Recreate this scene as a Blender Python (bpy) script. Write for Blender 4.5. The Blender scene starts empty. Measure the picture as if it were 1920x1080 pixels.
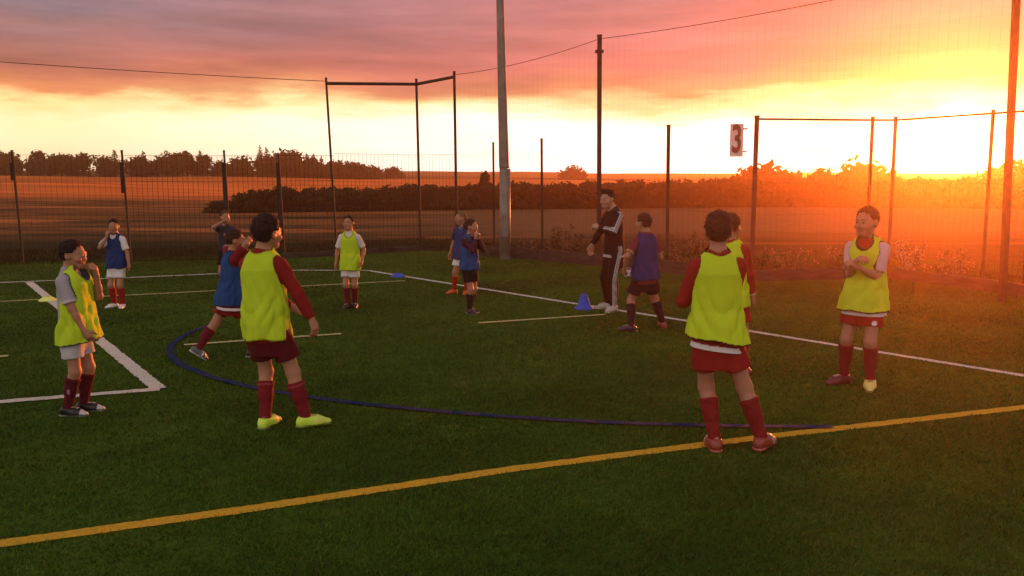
import bpy, math, random
import numpy as np
from mathutils import Vector, Matrix

random.seed(7)
RNG = np.random.default_rng(11)
SC = bpy.context.scene
COL = SC.collection
rad = math.radians

# ------------------------------------------------------------------ camera
CAM_H, FPX, HORIZON = 1.9, 1600.0, 325.0
PITCH = math.atan((540 - HORIZON) / FPX)
cd = bpy.data.cameras.new('camera')
cam = bpy.data.objects.new('camera', cd)
COL.objects.link(cam)
cam.location = (0, 0, CAM_H)
cam.rotation_euler = (math.pi / 2 - PITCH, 0, 0)
cd.sensor_width = 36
cd.lens = FPX / 1920 * 36
cd.clip_start = 0.05
cd.clip_end = 5000
SC.camera = cam


def ray(px, py):
    x = (px - 960) / FPX
    u = (540 - py) / FPX
    return np.array([x, math.cos(PITCH) + u * math.sin(PITCH), -math.sin(PITCH) + u * math.cos(PITCH)])


def at(px, py, z=0.0):
    d = ray(px, py)
    t = (z - CAM_H) / d[2]
    return np.array([0, 0, CAM_H]) + d * t


def at_dist(px, py, dist):
    d = ray(px, py)
    return np.array([0, 0, CAM_H]) + d * (dist / d[1])


def proj(p):
    q = np.asarray(p, float) - np.array([0, 0, CAM_H])
    c, s = math.cos(PITCH), math.sin(PITCH)
    f = q[1] * c - q[2] * s
    u = q[1] * s + q[2] * c
    return 960 + FPX * q[0] / f, 540 - FPX * u / f


def height_for(base, ytop):
    lo, hi = 0.0, 30.0
    for _ in range(50):
        m = (lo + hi) / 2
        if proj((base[0], base[1], m))[1] > ytop:
            lo = m
        else:
            hi = m
    return lo


# ------------------------------------------------------------------ sky, sun, exposure
SUN_EL, SUN_AZ = rad(2.8), rad(27.2)
SUN = Vector((math.sin(SUN_AZ) * math.cos(SUN_EL), math.cos(SUN_AZ) * math.cos(SUN_EL), math.sin(SUN_EL)))


def lin(r, g, b, k=1.0):
    o = []
    for c in (r, g, b):
        c /= 255
        o.append((c / 12.92 if c <= 0.04045 else ((c + 0.055) / 1.055) ** 2.4) * k)
    return tuple(o) + (1.0,)


class NT:
    def __init__(self, tree):
        self.t = tree
        tree.nodes.clear()

    def n(self, kind, **kw):
        nd = self.t.nodes.new(kind)
        for k, v in kw.items():
            if k.startswith('i_'):
                key = k[2:].replace('_', ' ')
                nd.inputs[key].default_value = v
            else:
                setattr(nd, k, v)
        return nd

    def l(self, a, b):
        self.t.links.new(a, b)

    def math(self, op, a, b=None, c=None, clamp=False):
        nd = self.t.nodes.new('ShaderNodeMath')
        nd.operation = op
        nd.use_clamp = clamp
        for i, v in enumerate((a, b, c)):
            if v is None:
                continue
            if isinstance(v, (int, float)):
                nd.inputs[i].default_value = v
            else:
                self.l(v, nd.inputs[i])
        return nd.outputs[0]

    def mix(self, fac, a, b, mode='MIX'):
        nd = self.t.nodes.new('ShaderNodeMix')
        nd.data_type = 'RGBA'
        nd.blend_type = mode
        nd.clamp_result = False
        for sock, v in ((nd.inputs[0], fac), (nd.inputs[6], a), (nd.inputs[7], b)):
            if isinstance(v, (int, float)):
                sock.default_value = v
            elif isinstance(v, tuple):
                sock.default_value = v
            else:
                self.l(v, sock)
        return nd.outputs[2]

    def ramp(self, fac, stops, interp='LINEAR'):
        nd = self.t.nodes.new('ShaderNodeValToRGB')
        cr = nd.color_ramp
        cr.interpolation = interp
        while len(cr.elements) < len(stops):
            cr.elements.new(0.5)
        for e, (p, c) in zip(cr.elements, stops):
            e.position = p
            e.color = c if len(c) == 4 else tuple(c) + (1.0,)
        self.l(fac, nd.inputs[0])
        return nd.outputs[0]


world = bpy.data.worlds.new('World')
SC.world = world
world.use_nodes = True
W = NT(world.node_tree)
tc = W.n('ShaderNodeTexCoord')
nrm = W.n('ShaderNodeVectorMath', operation='NORMALIZE')
W.l(tc.outputs['Generated'], nrm.inputs[0])
DIR = nrm.outputs[0]
sep = W.n('ShaderNodeSeparateXYZ')
W.l(DIR, sep.inputs[0])
dx, dy, dz = sep.outputs
flat = W.n('ShaderNodeCombineXYZ')
W.l(dx, flat.inputs[0]); W.l(dy, flat.inputs[1])
fn = W.n('ShaderNodeVectorMath', operation='NORMALIZE')
W.l(flat.outputs[0], fn.inputs[0])
dotf = W.n('ShaderNodeVectorMath', operation='DOT_PRODUCT')
W.l(fn.outputs[0], dotf.inputs[0]); dotf.inputs[1].default_value = (math.sin(SUN_AZ), math.cos(SUN_AZ), 0)
AZ = dotf.outputs['Value']
dots = W.n('ShaderNodeVectorMath', operation='DOT_PRODUCT')
W.l(DIR, dots.inputs[0]); dots.inputs[1].default_value = SUN
SD = dots.outputs['Value']
# ragged cloud edges: noise in direction space, stretched along the horizon
mp = W.n('ShaderNodeMapping'); W.l(DIR, mp.inputs[0]); mp.inputs['Scale'].default_value = (5, 5, 26)
mp.inputs['Location'].default_value = (0.4, 1.7, 0.25)
nz1 = W.n('ShaderNodeTexNoise', i_Scale=1.0, i_Detail=7.0, i_Roughness=0.58); W.l(mp.outputs[0], nz1.inputs['Vector'])
mp2 = W.n('ShaderNodeMapping'); W.l(DIR, mp2.inputs[0]); mp2.inputs['Scale'].default_value = (2.2, 2.2, 22)
mp2.inputs['Rotation'].default_value = (0.05, 0.06, 0)
nz2 = W.n('ShaderNodeTexNoise', i_Scale=1.3, i_Detail=8.0, i_Roughness=0.6); W.l(mp2.outputs[0], nz2.inputs['Vector'])
n1 = W.math('SUBTRACT', nz1.outputs['Fac'], 0.5)
zp = W.math('ADD', dz, W.math('MULTIPLY', n1, 0.075))
zs = W.math('SQRT', W.math('MAXIMUM', zp, 0.0))
left = W.ramp(zs, [(0.0, lin(255, 240, 190, 1.5)), (0.12, lin(255, 240, 195, 1.45)), (0.235, lin(255, 234, 180, 1.35)),
                   (0.268, lin(255, 222, 150, 1.15)), (0.288, lin(236, 146, 96)), (0.325, lin(212, 124, 102)), (0.365, lin(182, 122, 116)),
                   (0.41, lin(150, 124, 132)), (0.50, lin(124, 112, 128)), (0.68, lin(140, 125, 132, 0.9)), (1.0, lin(160, 150, 155, 0.95))])
right = W.ramp(zs, [(0.0, lin(255, 252, 245, 1.9)), (0.12, lin(255, 254, 248, 1.9)), (0.235, lin(255, 252, 228, 1.6)),
                    (0.278, lin(255, 232, 165, 1.15)), (0.305, lin(244, 156, 112)), (0.345, lin(226, 122, 114)),
                    (0.44, lin(202, 130, 130)), (0.55, lin(160, 118, 126)), (0.7, lin(150, 124, 130, 0.9)), (1.0, lin(160, 150, 155, 0.95))])
fa = W.math('DIVIDE', W.math('SUBTRACT', AZ, 0.58), 0.36, clamp=True)
front = W.mix(fa, left, right)
cl = W.math('ADD', 0.20, W.math('MULTIPLY', nz2.outputs['Fac'], 1.58))
clm = W.mix(W.math('DIVIDE', W.math('SUBTRACT', zs, 0.2), 0.12, clamp=True), (1, 1, 1, 1), cl)
front = W.mix(1.0, front, clm, 'MULTIPLY')
back = W.ramp(dz, [(0.0, lin(190, 172, 165, 2.2)), (0.3, lin(190, 176, 172, 2.1)), (1.0, lin(160, 150, 155, 0.95))])
fb = W.math('DIVIDE', W.math('ADD', AZ, 0.2), 0.6, clamp=True)
base = W.mix(fb, back, front)
g1 = W.math('POWER', W.math('MAXIMUM', SD, 0.0), 160.0)
g2 = W.math('POWER', W.math('MAXIMUM', SD, 0.0), 900.0)
g3 = W.math('POWER', W.math('MAXIMUM', SD, 0.0), 9000.0)
glow = W.mix(1.0, W.mix(g1, (0, 0, 0, 1), (0.3, 0.12, 0.01, 1)), W.mix(g2, (0, 0, 0, 1), (1.3, 0.65, 0.15, 1)), 'ADD')
glow = W.mix(1.0, glow, W.mix(g3, (0, 0, 0, 1), (8, 6, 3.5, 1)), 'ADD')
base = W.mix(1.0, base, glow, 'ADD')
bg1 = W.n('ShaderNodeBackground', i_Strength=0.6)
W.l(base, bg1.inputs[0])
sky = W.n('ShaderNodeTexSky', sky_type='NISHITA', sun_disc=False, sun_elevation=SUN_EL, sun_rotation=SUN_AZ)
bg2 = W.n('ShaderNodeBackground', i_Strength=0.006)
W.l(sky.outputs[0], bg2.inputs[0])
addb = W.n('ShaderNodeAddShader')
W.l(bg1.outputs[0], addb.inputs[0]); W.l(bg2.outputs[0], addb.inputs[1])
wo = W.n('ShaderNodeOutputWorld'); W.l(addb.outputs[0], wo.inputs[0])

ld = bpy.data.lights.new('sun', 'SUN')
ld.energy = 5.0
ld.angle = rad(0.5)
ld.color = (1.0, 0.21, 0.035)
sun = bpy.data.objects.new('sun', ld)
COL.objects.link(sun)
sun.location = (60, 110, 20)
sun.rotation_euler = SUN.to_track_quat('Z', 'Y').to_euler()

vs = SC.view_settings
vs.view_transform = 'Standard'
vs.look = 'None'
vs.exposure = 0.75
vs.gamma = 1.0
SC.cycles.use_denoising = True
SC.cycles.max_bounces = 6
SC.cycles.diffuse_bounces = 3
SC.cycles.volume_bounces = 0
SC.cycles.transparent_max_bounces = 8

HAZE_DENSITY, HAZE_G = 0.0019, 0.88


# ------------------------------------------------------------------ materials
def principled(name, rough=0.7, spec=0.3):
    m = bpy.data.materials.new(name)
    m.use_nodes = True
    N = NT(m.node_tree)
    out = N.n('ShaderNodeOutputMaterial')
    b = N.n('ShaderNodeBsdfPrincipled')
    b.inputs['Roughness'].default_value = rough
    b.inputs['Specular IOR Level'].default_value = spec
    N.l(b.outputs[0], out.inputs[0])
    return m, N, b


def noise_mat(name, c1, c2, scale=8.0, rough=0.8, spec=0.2, bump=0.0, bscale=None, detail=5.0, stretch=(1, 1, 1), lo=0.35, hi=0.65, metallic=0.0):
    m, N, b = principled(name, rough, spec)
    t = N.n('ShaderNodeTexCoord')
    mpn = N.n('ShaderNodeMapping'); N.l(t.outputs['Object'], mpn.inputs[0]); mpn.inputs['Scale'].default_value = stretch
    nn = N.n('ShaderNodeTexNoise', i_Scale=scale, i_Detail=detail, i_Roughness=0.6)
    N.l(mpn.outputs[0], nn.inputs['Vector'])
    N.l(N.ramp(nn.outputs['Fac'], [(lo, tuple(c1)), (hi, tuple(c2))]), b.inputs['Base Color'])
    b.inputs['Metallic'].default_value = metallic
    if bump:
        n2 = N.n('ShaderNodeTexNoise', i_Scale=bscale or scale * 4, i_Detail=4.0)
        N.l(t.outputs['Object'], n2.inputs['Vector'])
        bp = N.n('ShaderNodeBump', i_Strength=bump, i_Distance=0.02)
        N.l(n2.outputs['Fac'], bp.inputs['Height']); N.l(bp.outputs[0], b.inputs['Normal'])
    return m


def attr_mat(name, rough=0.7, spec=0.25, var=0.25, scale=30.0, bump=0.0, bscale=200.0, sheen=0.0, sss=0.0):
    m, N, b = principled(name, rough, spec)
    a = N.n('ShaderNodeAttribute', attribute_name='Col')
    t = N.n('ShaderNodeTexCoord')
    nn = N.n('ShaderNodeTexNoise', i_Scale=scale, i_Detail=4.0)
    N.l(t.outputs['Object'], nn.inputs['Vector'])
    f = N.math('ADD', 1 - var, N.math('MULTIPLY', nn.outputs['Fac'], 2 * var))
    cmb = N.n('ShaderNodeCombineXYZ')
    for i in range(3):
        N.l(f, cmb.inputs[i])
    N.l(N.mix(1.0, a.outputs['Color'], cmb.outputs[0], 'MULTIPLY'), b.inputs['Base Color'])
    if sheen:
        b.inputs['Sheen Weight'].default_value = sheen
    if sss:
        b.inputs['Subsurface Weight'].default_value = sss
        b.inputs['Subsurface Radius'].default_value = (0.012, 0.005, 0.003)
        b.inputs['Subsurface Scale'].default_value = 1.0
    if bump:
        n2 = N.n('ShaderNodeTexNoise', i_Scale=bscale, i_Detail=3.0)
        N.l(t.outputs['Object'], n2.inputs['Vector'])
        bp = N.n('ShaderNodeBump', i_Strength=bump, i_Distance=0.01)
        N.l(n2.outputs['Fac'], bp.inputs['Height']); N.l(bp.outputs[0], b.inputs['Normal'])
    return m


M_SKIN = attr_mat('skin', 0.55, 0.35, 0.10, 40, 0.05, 120, sss=0.15)
M_CLOTH = attr_mat('sports_cloth', 0.8, 0.12, 0.14, 12, 0.3, 45)
M_HAIR = attr_mat('hair', 0.7, 0.14, 0.45, 90, 0.9, 110)
M_BOOT = attr_mat('boot', 0.4, 0.45, 0.12, 40, 0.1, 150)
M_EYE = attr_mat('eye', 0.2, 0.5, 0.0, 10)
M_LEAF = attr_mat('foliage', 0.8, 0.12, 0.35, 1.2)
M_BLADE = attr_mat('turf_blades', 0.85, 0.08, 0.25, 1.4)
M_POST = noise_mat('painted_steel', (0.020, 0.016, 0.014), (0.04, 0.03, 0.025), 6, 0.8, 0.12, 0.15, 60)
M_WIRE = noise_mat('wire', (0.012, 0.010, 0.009), (0.022, 0.018, 0.015), 6, 0.9, 0.05)
M_GALV = noise_mat('galvanised_steel', (0.12, 0.105, 0.085), (0.21, 0.18, 0.145), 3, 0.5, 0.4, 0.1, 40, metallic=0.25)
M_BARK = noise_mat('bark', (0.035, 0.025, 0.018), (0.08, 0.055, 0.04), 4, 0.9, 0.1, 0.4, 30)
M_BOARD = noise_mat('weathered_board', (0.022, 0.019, 0.015), (0.06, 0.048, 0.038), 3, 0.9, 0.15, 0.3, 25, stretch=(1, 1, 5))
M_BLUE = noise_mat('blue_plastic', (0.01, 0.06, 0.42), (0.015, 0.085, 0.55), 8, 0.45, 0.4)
M_YELLOWP = noise_mat('yellow_plastic', (0.70, 0.75, 0.12), (0.85, 0.88, 0.2), 8, 0.45, 0.4)
M_SIGN = noise_mat('sign_white', (0.55, 0.5, 0.48), (0.7, 0.66, 0.62), 5, 0.5, 0.4)
M_BLACK = noise_mat('sign_numeral', (0.07, 0.012, 0.010), (0.11, 0.018, 0.014), 5, 0.5, 0.4)  # dark numeral, with the red tint of the haze put into its colour
M_GLASS = noise_mat('lamp_glass', (0.25, 0.26, 0.28), (0.3, 0.31, 0.33), 5, 0.15, 0.6)


# ------------------------------------------------------------------ mesh helpers
def mesh_from(name, verts, faces, mat=None, parent=None, smooth=False, cols=None, loc=None):
    me = bpy.data.meshes.new(name)
    verts = np.asarray(verts, dtype=np.float32).reshape(-1, 3)
    if isinstance(faces, np.ndarray):
        k = faces.shape[1]
        me.vertices.add(len(verts)); me.vertices.foreach_set('co', verts.ravel())
        me.loops.add(faces.size); me.loops.foreach_set('vertex_index', faces.astype(np.int32).ravel())
        me.polygons.add(len(faces))
        me.polygons.foreach_set('loop_start', np.arange(0, faces.size, k, dtype=np.int32))
        me.polygons.foreach_set('loop_total', np.full(len(faces), k, dtype=np.int32))
        me.update(calc_edges=True)
    else:
        me.from_pydata([tuple(map(float, v)) for v in verts], [], faces)
        me.update()
    if smooth:
        me.polygons.foreach_set('use_smooth', np.ones(len(me.polygons), dtype=bool))
    if cols is not None:
        a = me.color_attributes.new('Col', 'FLOAT_COLOR', 'POINT')
        c = np.ones((len(verts), 4), dtype=np.float32)
        c[:, :3] = cols
        a.data.foreach_set('color', c.ravel())
    o = bpy.data.objects.new(name, me)
    COL.objects.link(o)
    if mat:
        me.materials.append(mat)
    if parent is not None:
        o.parent = parent
    if loc is not None:
        o.location = loc
    return o


def tag(o, label=None, cat=None, group=None, kind=None):
    if label: o['label'] = label
    if cat: o['category'] = cat
    if group: o['group'] = group
    if kind: o['kind'] = kind
    return o


def empty(name, loc=(0, 0, 0), rz=0.0):
    o = bpy.data.objects.new(name, None)
    COL.objects.link(o)
    o.location = loc
    o.rotation_euler = (0, 0, rz)
    o.empty_display_size = 0.2
    return o


class MB:
    """collects tubes, boxes and lathes into one mesh"""
    def __init__(s):
        s.v, s.f = [], []

    def tube(s, pts, rads, n=8, cap=True):
        pts = [np.asarray(p, float) for p in pts]
        if np.isscalar(rads):
            rads = [rads] * len(pts)
        b0 = len(s.v)
        prev = None
        for i, p in enumerate(pts):
            d = pts[min(i + 1, len(pts) - 1)] - pts[max(i - 1, 0)]
            d /= np.linalg.norm(d) + 1e-12
            if prev is None:
                h = np.array([1.0, 0, 0]) if abs(d[0]) < 0.8 else np.array([0, 1.0, 0])
            else:
                h = prev
            u = h - d * np.dot(h, d); u /= np.linalg.norm(u) + 1e-12
            prev = u
            w = np.cross(d, u)
            for k in range(n):
                a = 2 * math.pi * (k + 0.5) / n
                s.v.append(p + rads[i] * (math.cos(a) * u + math.sin(a) * w))
        for i in range(len(pts) - 1):
            for k in range(n):
                a, b = b0 + i * n + k, b0 + i * n + (k + 1) % n
                s.f.append((a, b, b + n, a + n))
        if cap:
            s.f.append(tuple(b0 + k for k in reversed(range(n))))
            s.f.append(tuple(b0 + (len(pts) - 1) * n + k for k in range(n)))
        return s

    def box(s, c, size, rz=0.0):
        c = np.asarray(c, float); hx, hy, hz = [v / 2 for v in size]
        b0 = len(s.v)
        cs, sn = math.cos(rz), math.sin(rz)
        for z in (-hz, hz):
            for x, y in ((-hx, -hy), (hx, -hy), (hx, hy), (-hx, hy)):
                s.v.append(c + np.array([x * cs - y * sn, x * sn + y * cs, z]))
        for q in ((3, 2, 1, 0), (4, 5, 6, 7), (0, 1, 5, 4), (1, 2, 6, 5), (2, 3, 7, 6), (3, 0, 4, 7)):
            s.f.append(tuple(b0 + i for i in q))
        return s

    def lathe(s, prof, n=24, c=(0, 0, 0)):
        b0 = len(s.v)
        for r, z in prof:
            for k in range(n):
                a = 2 * math.pi * k / n
                s.v.append(np.array([c[0] + r * math.cos(a), c[1] + r * math.sin(a), c[2] + z]))
        for i in range(len(prof) - 1):
            for k in range(n):
                a, b = b0 + i * n + k, b0 + i * n + (k + 1) % n
                s.f.append((a, b, b + n, a + n))
        return s

    def build(s, name, mat, parent=None, smooth=False, bevel=0.0):
        o = mesh_from(name, s.v, s.f, mat, parent, smooth)
        if bevel:
            md = o.modifiers.new('bevel', 'BEVEL'); md.width = bevel; md.segments = 2; md.limit_method = 'ANGLE'
        return o


# ------------------------------------------------------------------ ground, fields
FENCE_L = [at(-260, 506), at(44, 496), at(246, 491), at(434, 487), at(534, 484), at(632, 479), at(789, 469)]
FENCE_R = [at(789, 469), at(857, 473), at(927, 480), at(1017, 487), at(1123, 497), at(1250, 510), at(1408, 526)]


def terrain_h(x, y):
    d = np.hypot(x, y)
    h = np.zeros_like(d)
    far = np.clip((d - 26) / 60, 0, 1)
    h += far * (0.16 * np.sin(x * 0.07 + 1.2) * np.sin(y * 0.05 + 0.4) + 0.10 * np.sin(x * 0.16 + y * 0.11))
    leftness = np.clip((-x + y * 0.10 + 2) / 60, 0, 1)
    h += np.clip((d - 40) / 95, 0, 1) ** 1.2 * (0.75 + 0.75 * leftness)
    h += 1.2 * np.clip((d - 235) / 50, 0, 1)
    return h


def polar_sheet(name, mat, rmin, rmax, nr, na, a0, a1, z0, hfun):
    rs = rmin * (rmax / rmin) ** np.linspace(0, 1, nr)
    an = np.linspace(a0, a1, na)
    R, A = np.meshgrid(rs, an, indexing='ij')
    X, Y = R * np.sin(A), R * np.cos(A)
    Z = hfun(X, Y) + z0
    v = np.stack([X, Y, Z], -1).reshape(-1, 3)
    i = np.arange((nr - 1) * (na - 1))
    r, c = i // (na - 1), i % (na - 1)
    a = r * na + c
    f = np.stack([a, a + na, a + na + 1, a + 1], 1)
    return mesh_from(name, v, f, mat, smooth=True)


def field_material():
    m, N, b = principled('field_soil_and_stubble', 0.95, 0.05)
    t = N.n('ShaderNodeTexCoord')
    s = N.n('ShaderNodeSeparateXYZ'); N.l(t.outputs['Object'], s.inputs[0])
    X, Y = s.outputs[0], s.outputs[1]
    n1 = N.n('ShaderNodeTexNoise', i_Scale=0.09, i_Detail=6.0, i_Roughness=0.6)
    mpn = N.n('ShaderNodeMapping'); N.l(t.outputs['Object'], mpn.inputs[0]); mpn.inputs['Scale'].default_value = (0.5, 2.2, 1)
    mpn.inputs['Rotation'].default_value = (0, 0, rad(8))
    N.l(mpn.outputs[0], n1.inputs['Vector'])
    n2 = N.n('ShaderNodeTexNoise', i_Scale=2.5, i_Detail=6.0, i_Roughness=0.7); N.l(t.outputs['Object'], n2.inputs['Vector'])
    rough_grass = N.ramp(n1.outputs['Fac'], [(0.36, (0.018, 0.020, 0.006)), (0.44, (0.26, 0.095, 0.026)), (0.52, (0.04, 0.030, 0.010)), (0.60, (0.42, 0.14, 0.04)), (0.70, (0.06, 0.04, 0.014))])
    stubble = N.ramp(n2.outputs['Fac'], [(0.3, (0.12, 0.062, 0.026)), (0.7, (0.21, 0.115, 0.05))])
    sunlit_rise = N.ramp(n2.outputs['Fac'], [(0.3, (0.72, 0.16, 0.028)), (0.7, (0.90, 0.24, 0.045))])
    # stubble field to the right of a boundary, rough grass on the left, low sun's orange-red glow painted into the rise behind
    side = N.math('DIVIDE', N.math('ADD', N.math('ADD', X, N.math('MULTIPLY', n1.outputs['Fac'], 8.0)), 2.0), 6.0, clamp=True)
    near = N.math('DIVIDE', N.math('SUBTRACT', Y, 24.0), 5.0, clamp=True)
    c = N.mix(N.math('MULTIPLY', side, near), rough_grass, stubble)
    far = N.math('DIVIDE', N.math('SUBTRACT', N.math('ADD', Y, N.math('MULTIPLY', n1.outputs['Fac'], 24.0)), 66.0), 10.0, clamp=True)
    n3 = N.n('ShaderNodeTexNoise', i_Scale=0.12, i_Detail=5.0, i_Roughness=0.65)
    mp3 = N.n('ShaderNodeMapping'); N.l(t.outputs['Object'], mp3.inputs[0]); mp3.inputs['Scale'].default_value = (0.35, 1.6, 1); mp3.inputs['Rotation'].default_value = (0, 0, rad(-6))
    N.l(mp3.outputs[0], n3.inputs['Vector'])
    sunlit_rise = N.mix(N.ramp(n3.outputs['Fac'], [(0.40, (0, 0, 0)), (0.60, (1, 1, 1))]), N.mix(1.0, sunlit_rise, (0.55, 0.48, 0.45, 1), 'MULTIPLY'), sunlit_rise)
    c = N.mix(far, c, sunlit_rise)
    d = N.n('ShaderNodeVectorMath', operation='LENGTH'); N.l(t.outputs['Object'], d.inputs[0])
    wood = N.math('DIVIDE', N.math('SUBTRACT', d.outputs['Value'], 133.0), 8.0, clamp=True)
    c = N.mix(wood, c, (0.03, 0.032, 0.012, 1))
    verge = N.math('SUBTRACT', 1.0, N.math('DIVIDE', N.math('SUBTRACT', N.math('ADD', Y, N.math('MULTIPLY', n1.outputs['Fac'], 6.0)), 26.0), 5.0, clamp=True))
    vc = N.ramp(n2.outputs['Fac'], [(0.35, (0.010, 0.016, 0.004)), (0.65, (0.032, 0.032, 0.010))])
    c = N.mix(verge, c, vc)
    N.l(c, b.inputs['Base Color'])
    bp = N.n('ShaderNodeBump', i_Strength=0.8, i_Distance=0.15)
    N.l(n2.outputs['Fac'], bp.inputs['Height']); N.l(bp.outputs[0], b.inputs['Normal'])
    return m


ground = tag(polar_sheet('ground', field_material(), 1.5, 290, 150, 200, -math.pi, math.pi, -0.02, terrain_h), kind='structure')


def turf_material():
    m, N, b = principled('artificial_turf', 0.9, 0.06)
    t = N.n('ShaderNodeTexCoord')
    n1 = N.n('ShaderNodeTexNoise', i_Scale=0.6, i_Detail=4.0); N.l(t.outputs['Object'], n1.inputs['Vector'])
    n2 = N.n('ShaderNodeTexNoise', i_Scale=45.0, i_Detail=5.0, i_Roughness=0.75); N.l(t.outputs['Object'], n2.inputs['Vector'])
    n3 = N.n('ShaderNodeTexNoise', i_Scale=6.0, i_Detail=4.0); N.l(t.outputs['Object'], n3.inputs['Vector'])
    mixf = N.math('ADD', N.math('MULTIPLY', n1.outputs['Fac'], 0.45), N.math('ADD', N.math('MULTIPLY', n2.outputs['Fac'], 0.30), N.math('MULTIPLY', n3.outputs['Fac'], 0.25)))
    N.l(N.ramp(mixf, [(0.33, (0.020, 0.034, 0.004)), (0.5, (0.038, 0.076, 0.008)), (0.66, (0.09, 0.148, 0.016))]), b.inputs['Base Color'])
    bp = N.n('ShaderNodeBump', i_Strength=0.6, i_Distance=0.02)
    N.l(n2.outputs['Fac'], bp.inputs['Height']); N.l(bp.outputs[0], b.inputs['Normal'])
    return m


# pitch outline: inside the fences, and everything on the camera's side
rec = [at(1622, 521), at(1664, 521), at(1840, 544), at(1918, 557)]
outl = [(-40, -14)] + [(-40, FENCE_L[0][1] - 6)] + [tuple(p[:2]) for p in FENCE_L] + [tuple(p[:2]) for p in FENCE_R[1:]] + [tuple(p[:2]) for p in rec] + [(14.5, 7.0), (22, -14)]
bmv = [(x, y, 0.0) for x, y in outl]
pitch = mesh_from('pitch', bmv, [tuple(range(len(bmv)))[::-1]], turf_material())
tag(pitch, kind='structure')

# ------------------------------------------------------------------ pitch markings (parts of the pitch)
C_WHITE, C_YELLOW, C_BLUE, C_PALE = (0.62, 0.60, 0.52), (0.62, 0.36, 0.03), (0.004, 0.026, 0.095), (0.48, 0.46, 0.2)


def line_mat(name, c):
    k = tuple(v * 0.72 for v in c)
    return noise_mat(name, k, c, 40, 0.9, 0.08, 0.4, 120, lo=0.3, hi=0.6)


LM = {'white': line_mat('white_line_fibre', C_WHITE), 'yellow': line_mat('yellow_line_fibre', C_YELLOW),
      'blue': line_mat('blue_line_fibre', C_BLUE), 'pale': line_mat('pale_yellow_line_fibre', C_PALE)}
LC = {'white': C_WHITE, 'yellow': C_YELLOW, 'blue': C_BLUE, 'pale': C_PALE}
LINE_SEGS = []
lz = [0.004]


def marking(kind, pts, width, label=None):
    """strip along ground points, edges slightly ragged, with line coloured fibres standing in it"""
    pts = np.asarray(pts, float)[:, :2]
    d = np.r_[0, np.cumsum(np.linalg.norm(np.diff(pts, axis=0), axis=1))]
    n = max(2, int(d[-1] / 0.035))
    s = np.linspace(0, d[-1], n)
    P = np.stack([np.interp(s, d, pts[:, 0]), np.interp(s, d, pts[:, 1])], 1)
    T = np.gradient(P, axis=0); T /= np.linalg.norm(T, axis=1)[:, None] + 1e-9
    Nn = np.stack([-T[:, 1], T[:, 0]], 1)
    w = width / 2 + RNG.normal(0, width * 0.035, (n, 2))
    A = P + Nn * w[:, :1]; B = P - Nn * w[:, 1:]
    z = np.full((n, 1), lz[0])
    v = np.concatenate([np.c_[A, z], np.c_[B, z]])
    i = np.arange(n - 1)
    f = np.stack([i, i + n, i + n + 1, i + 1], 1)
    o = mesh_from(kind + '_line' if kind != 'pale' else 'pale_yellow_line', v, f, LM[kind], pitch)
    lz[0] += 0.0012
    LINE_SEGS.append((P, width, LC[kind]))
    return o


marking('yellow', [at(-60, 1029), at(480, 953), at(960, 880), at(1440, 819), at(2000, 755)], 0.105)
touch0, touch1 = at(690, 507.5), at(1920, 705)
marking('white', [touch0, at(1080, 570), at(1275, 600), at(1650, 661), touch1, touch1 + (touch1 - at(1650, 661)) * 0.6], 0.105)
marking('white', [at(-120, 535), at(240, 521), at(560, 507), at(690, 507.5)], 0.10)
marking('pale', [at(-120, 572), at(300, 551), at(760, 527)], 0.085)
marking('white', [at(55, 530), at(298, 730)], 0.13)
marking('white', [at(-120, 764), at(0, 755), at(300, 731)], 0.115)
marking('pale', [at(345, 648), at(640, 627)], 0.085)
marking('pale', [at(897, 607), at(1135, 591)], 0.085)
marking('pale', [at(-90, 678), at(16, 669)], 0.085)
arc_px = [(420, 602), (360, 620), (318, 640), (301, 660), (325, 686), (385, 708), (480, 735), (600, 752), (750, 768), (1000, 790), (1250, 800), (1450, 803), (1560, 803)]
ap = np.array([at(*p)[:2] for p in arc_px])
Am = np.c_[2 * ap, np.ones(len(ap))]
sol = np.linalg.lstsq(Am, (ap ** 2).sum(1), rcond=None)[0]
print('ARC fit', sol, 'r', math.sqrt(sol[2] + sol[0] ** 2 + sol[1] ** 2))
# smooth the traced ground points
tt = np.r_[0, np.cumsum(np.linalg.norm(np.diff(ap, axis=0), axis=1))]
ts = np.linspace(0, tt[-1], 60)
aps = np.stack([np.interp(ts, tt, ap[:, 0]), np.interp(ts, tt, ap[:, 1])], 1)
for _ in range(30):
    aps[1:-1] = 0.5 * aps[1:-1] + 0.25 * (aps[:-2] + aps[2:])
marking('blue', aps, 0.072)


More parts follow.
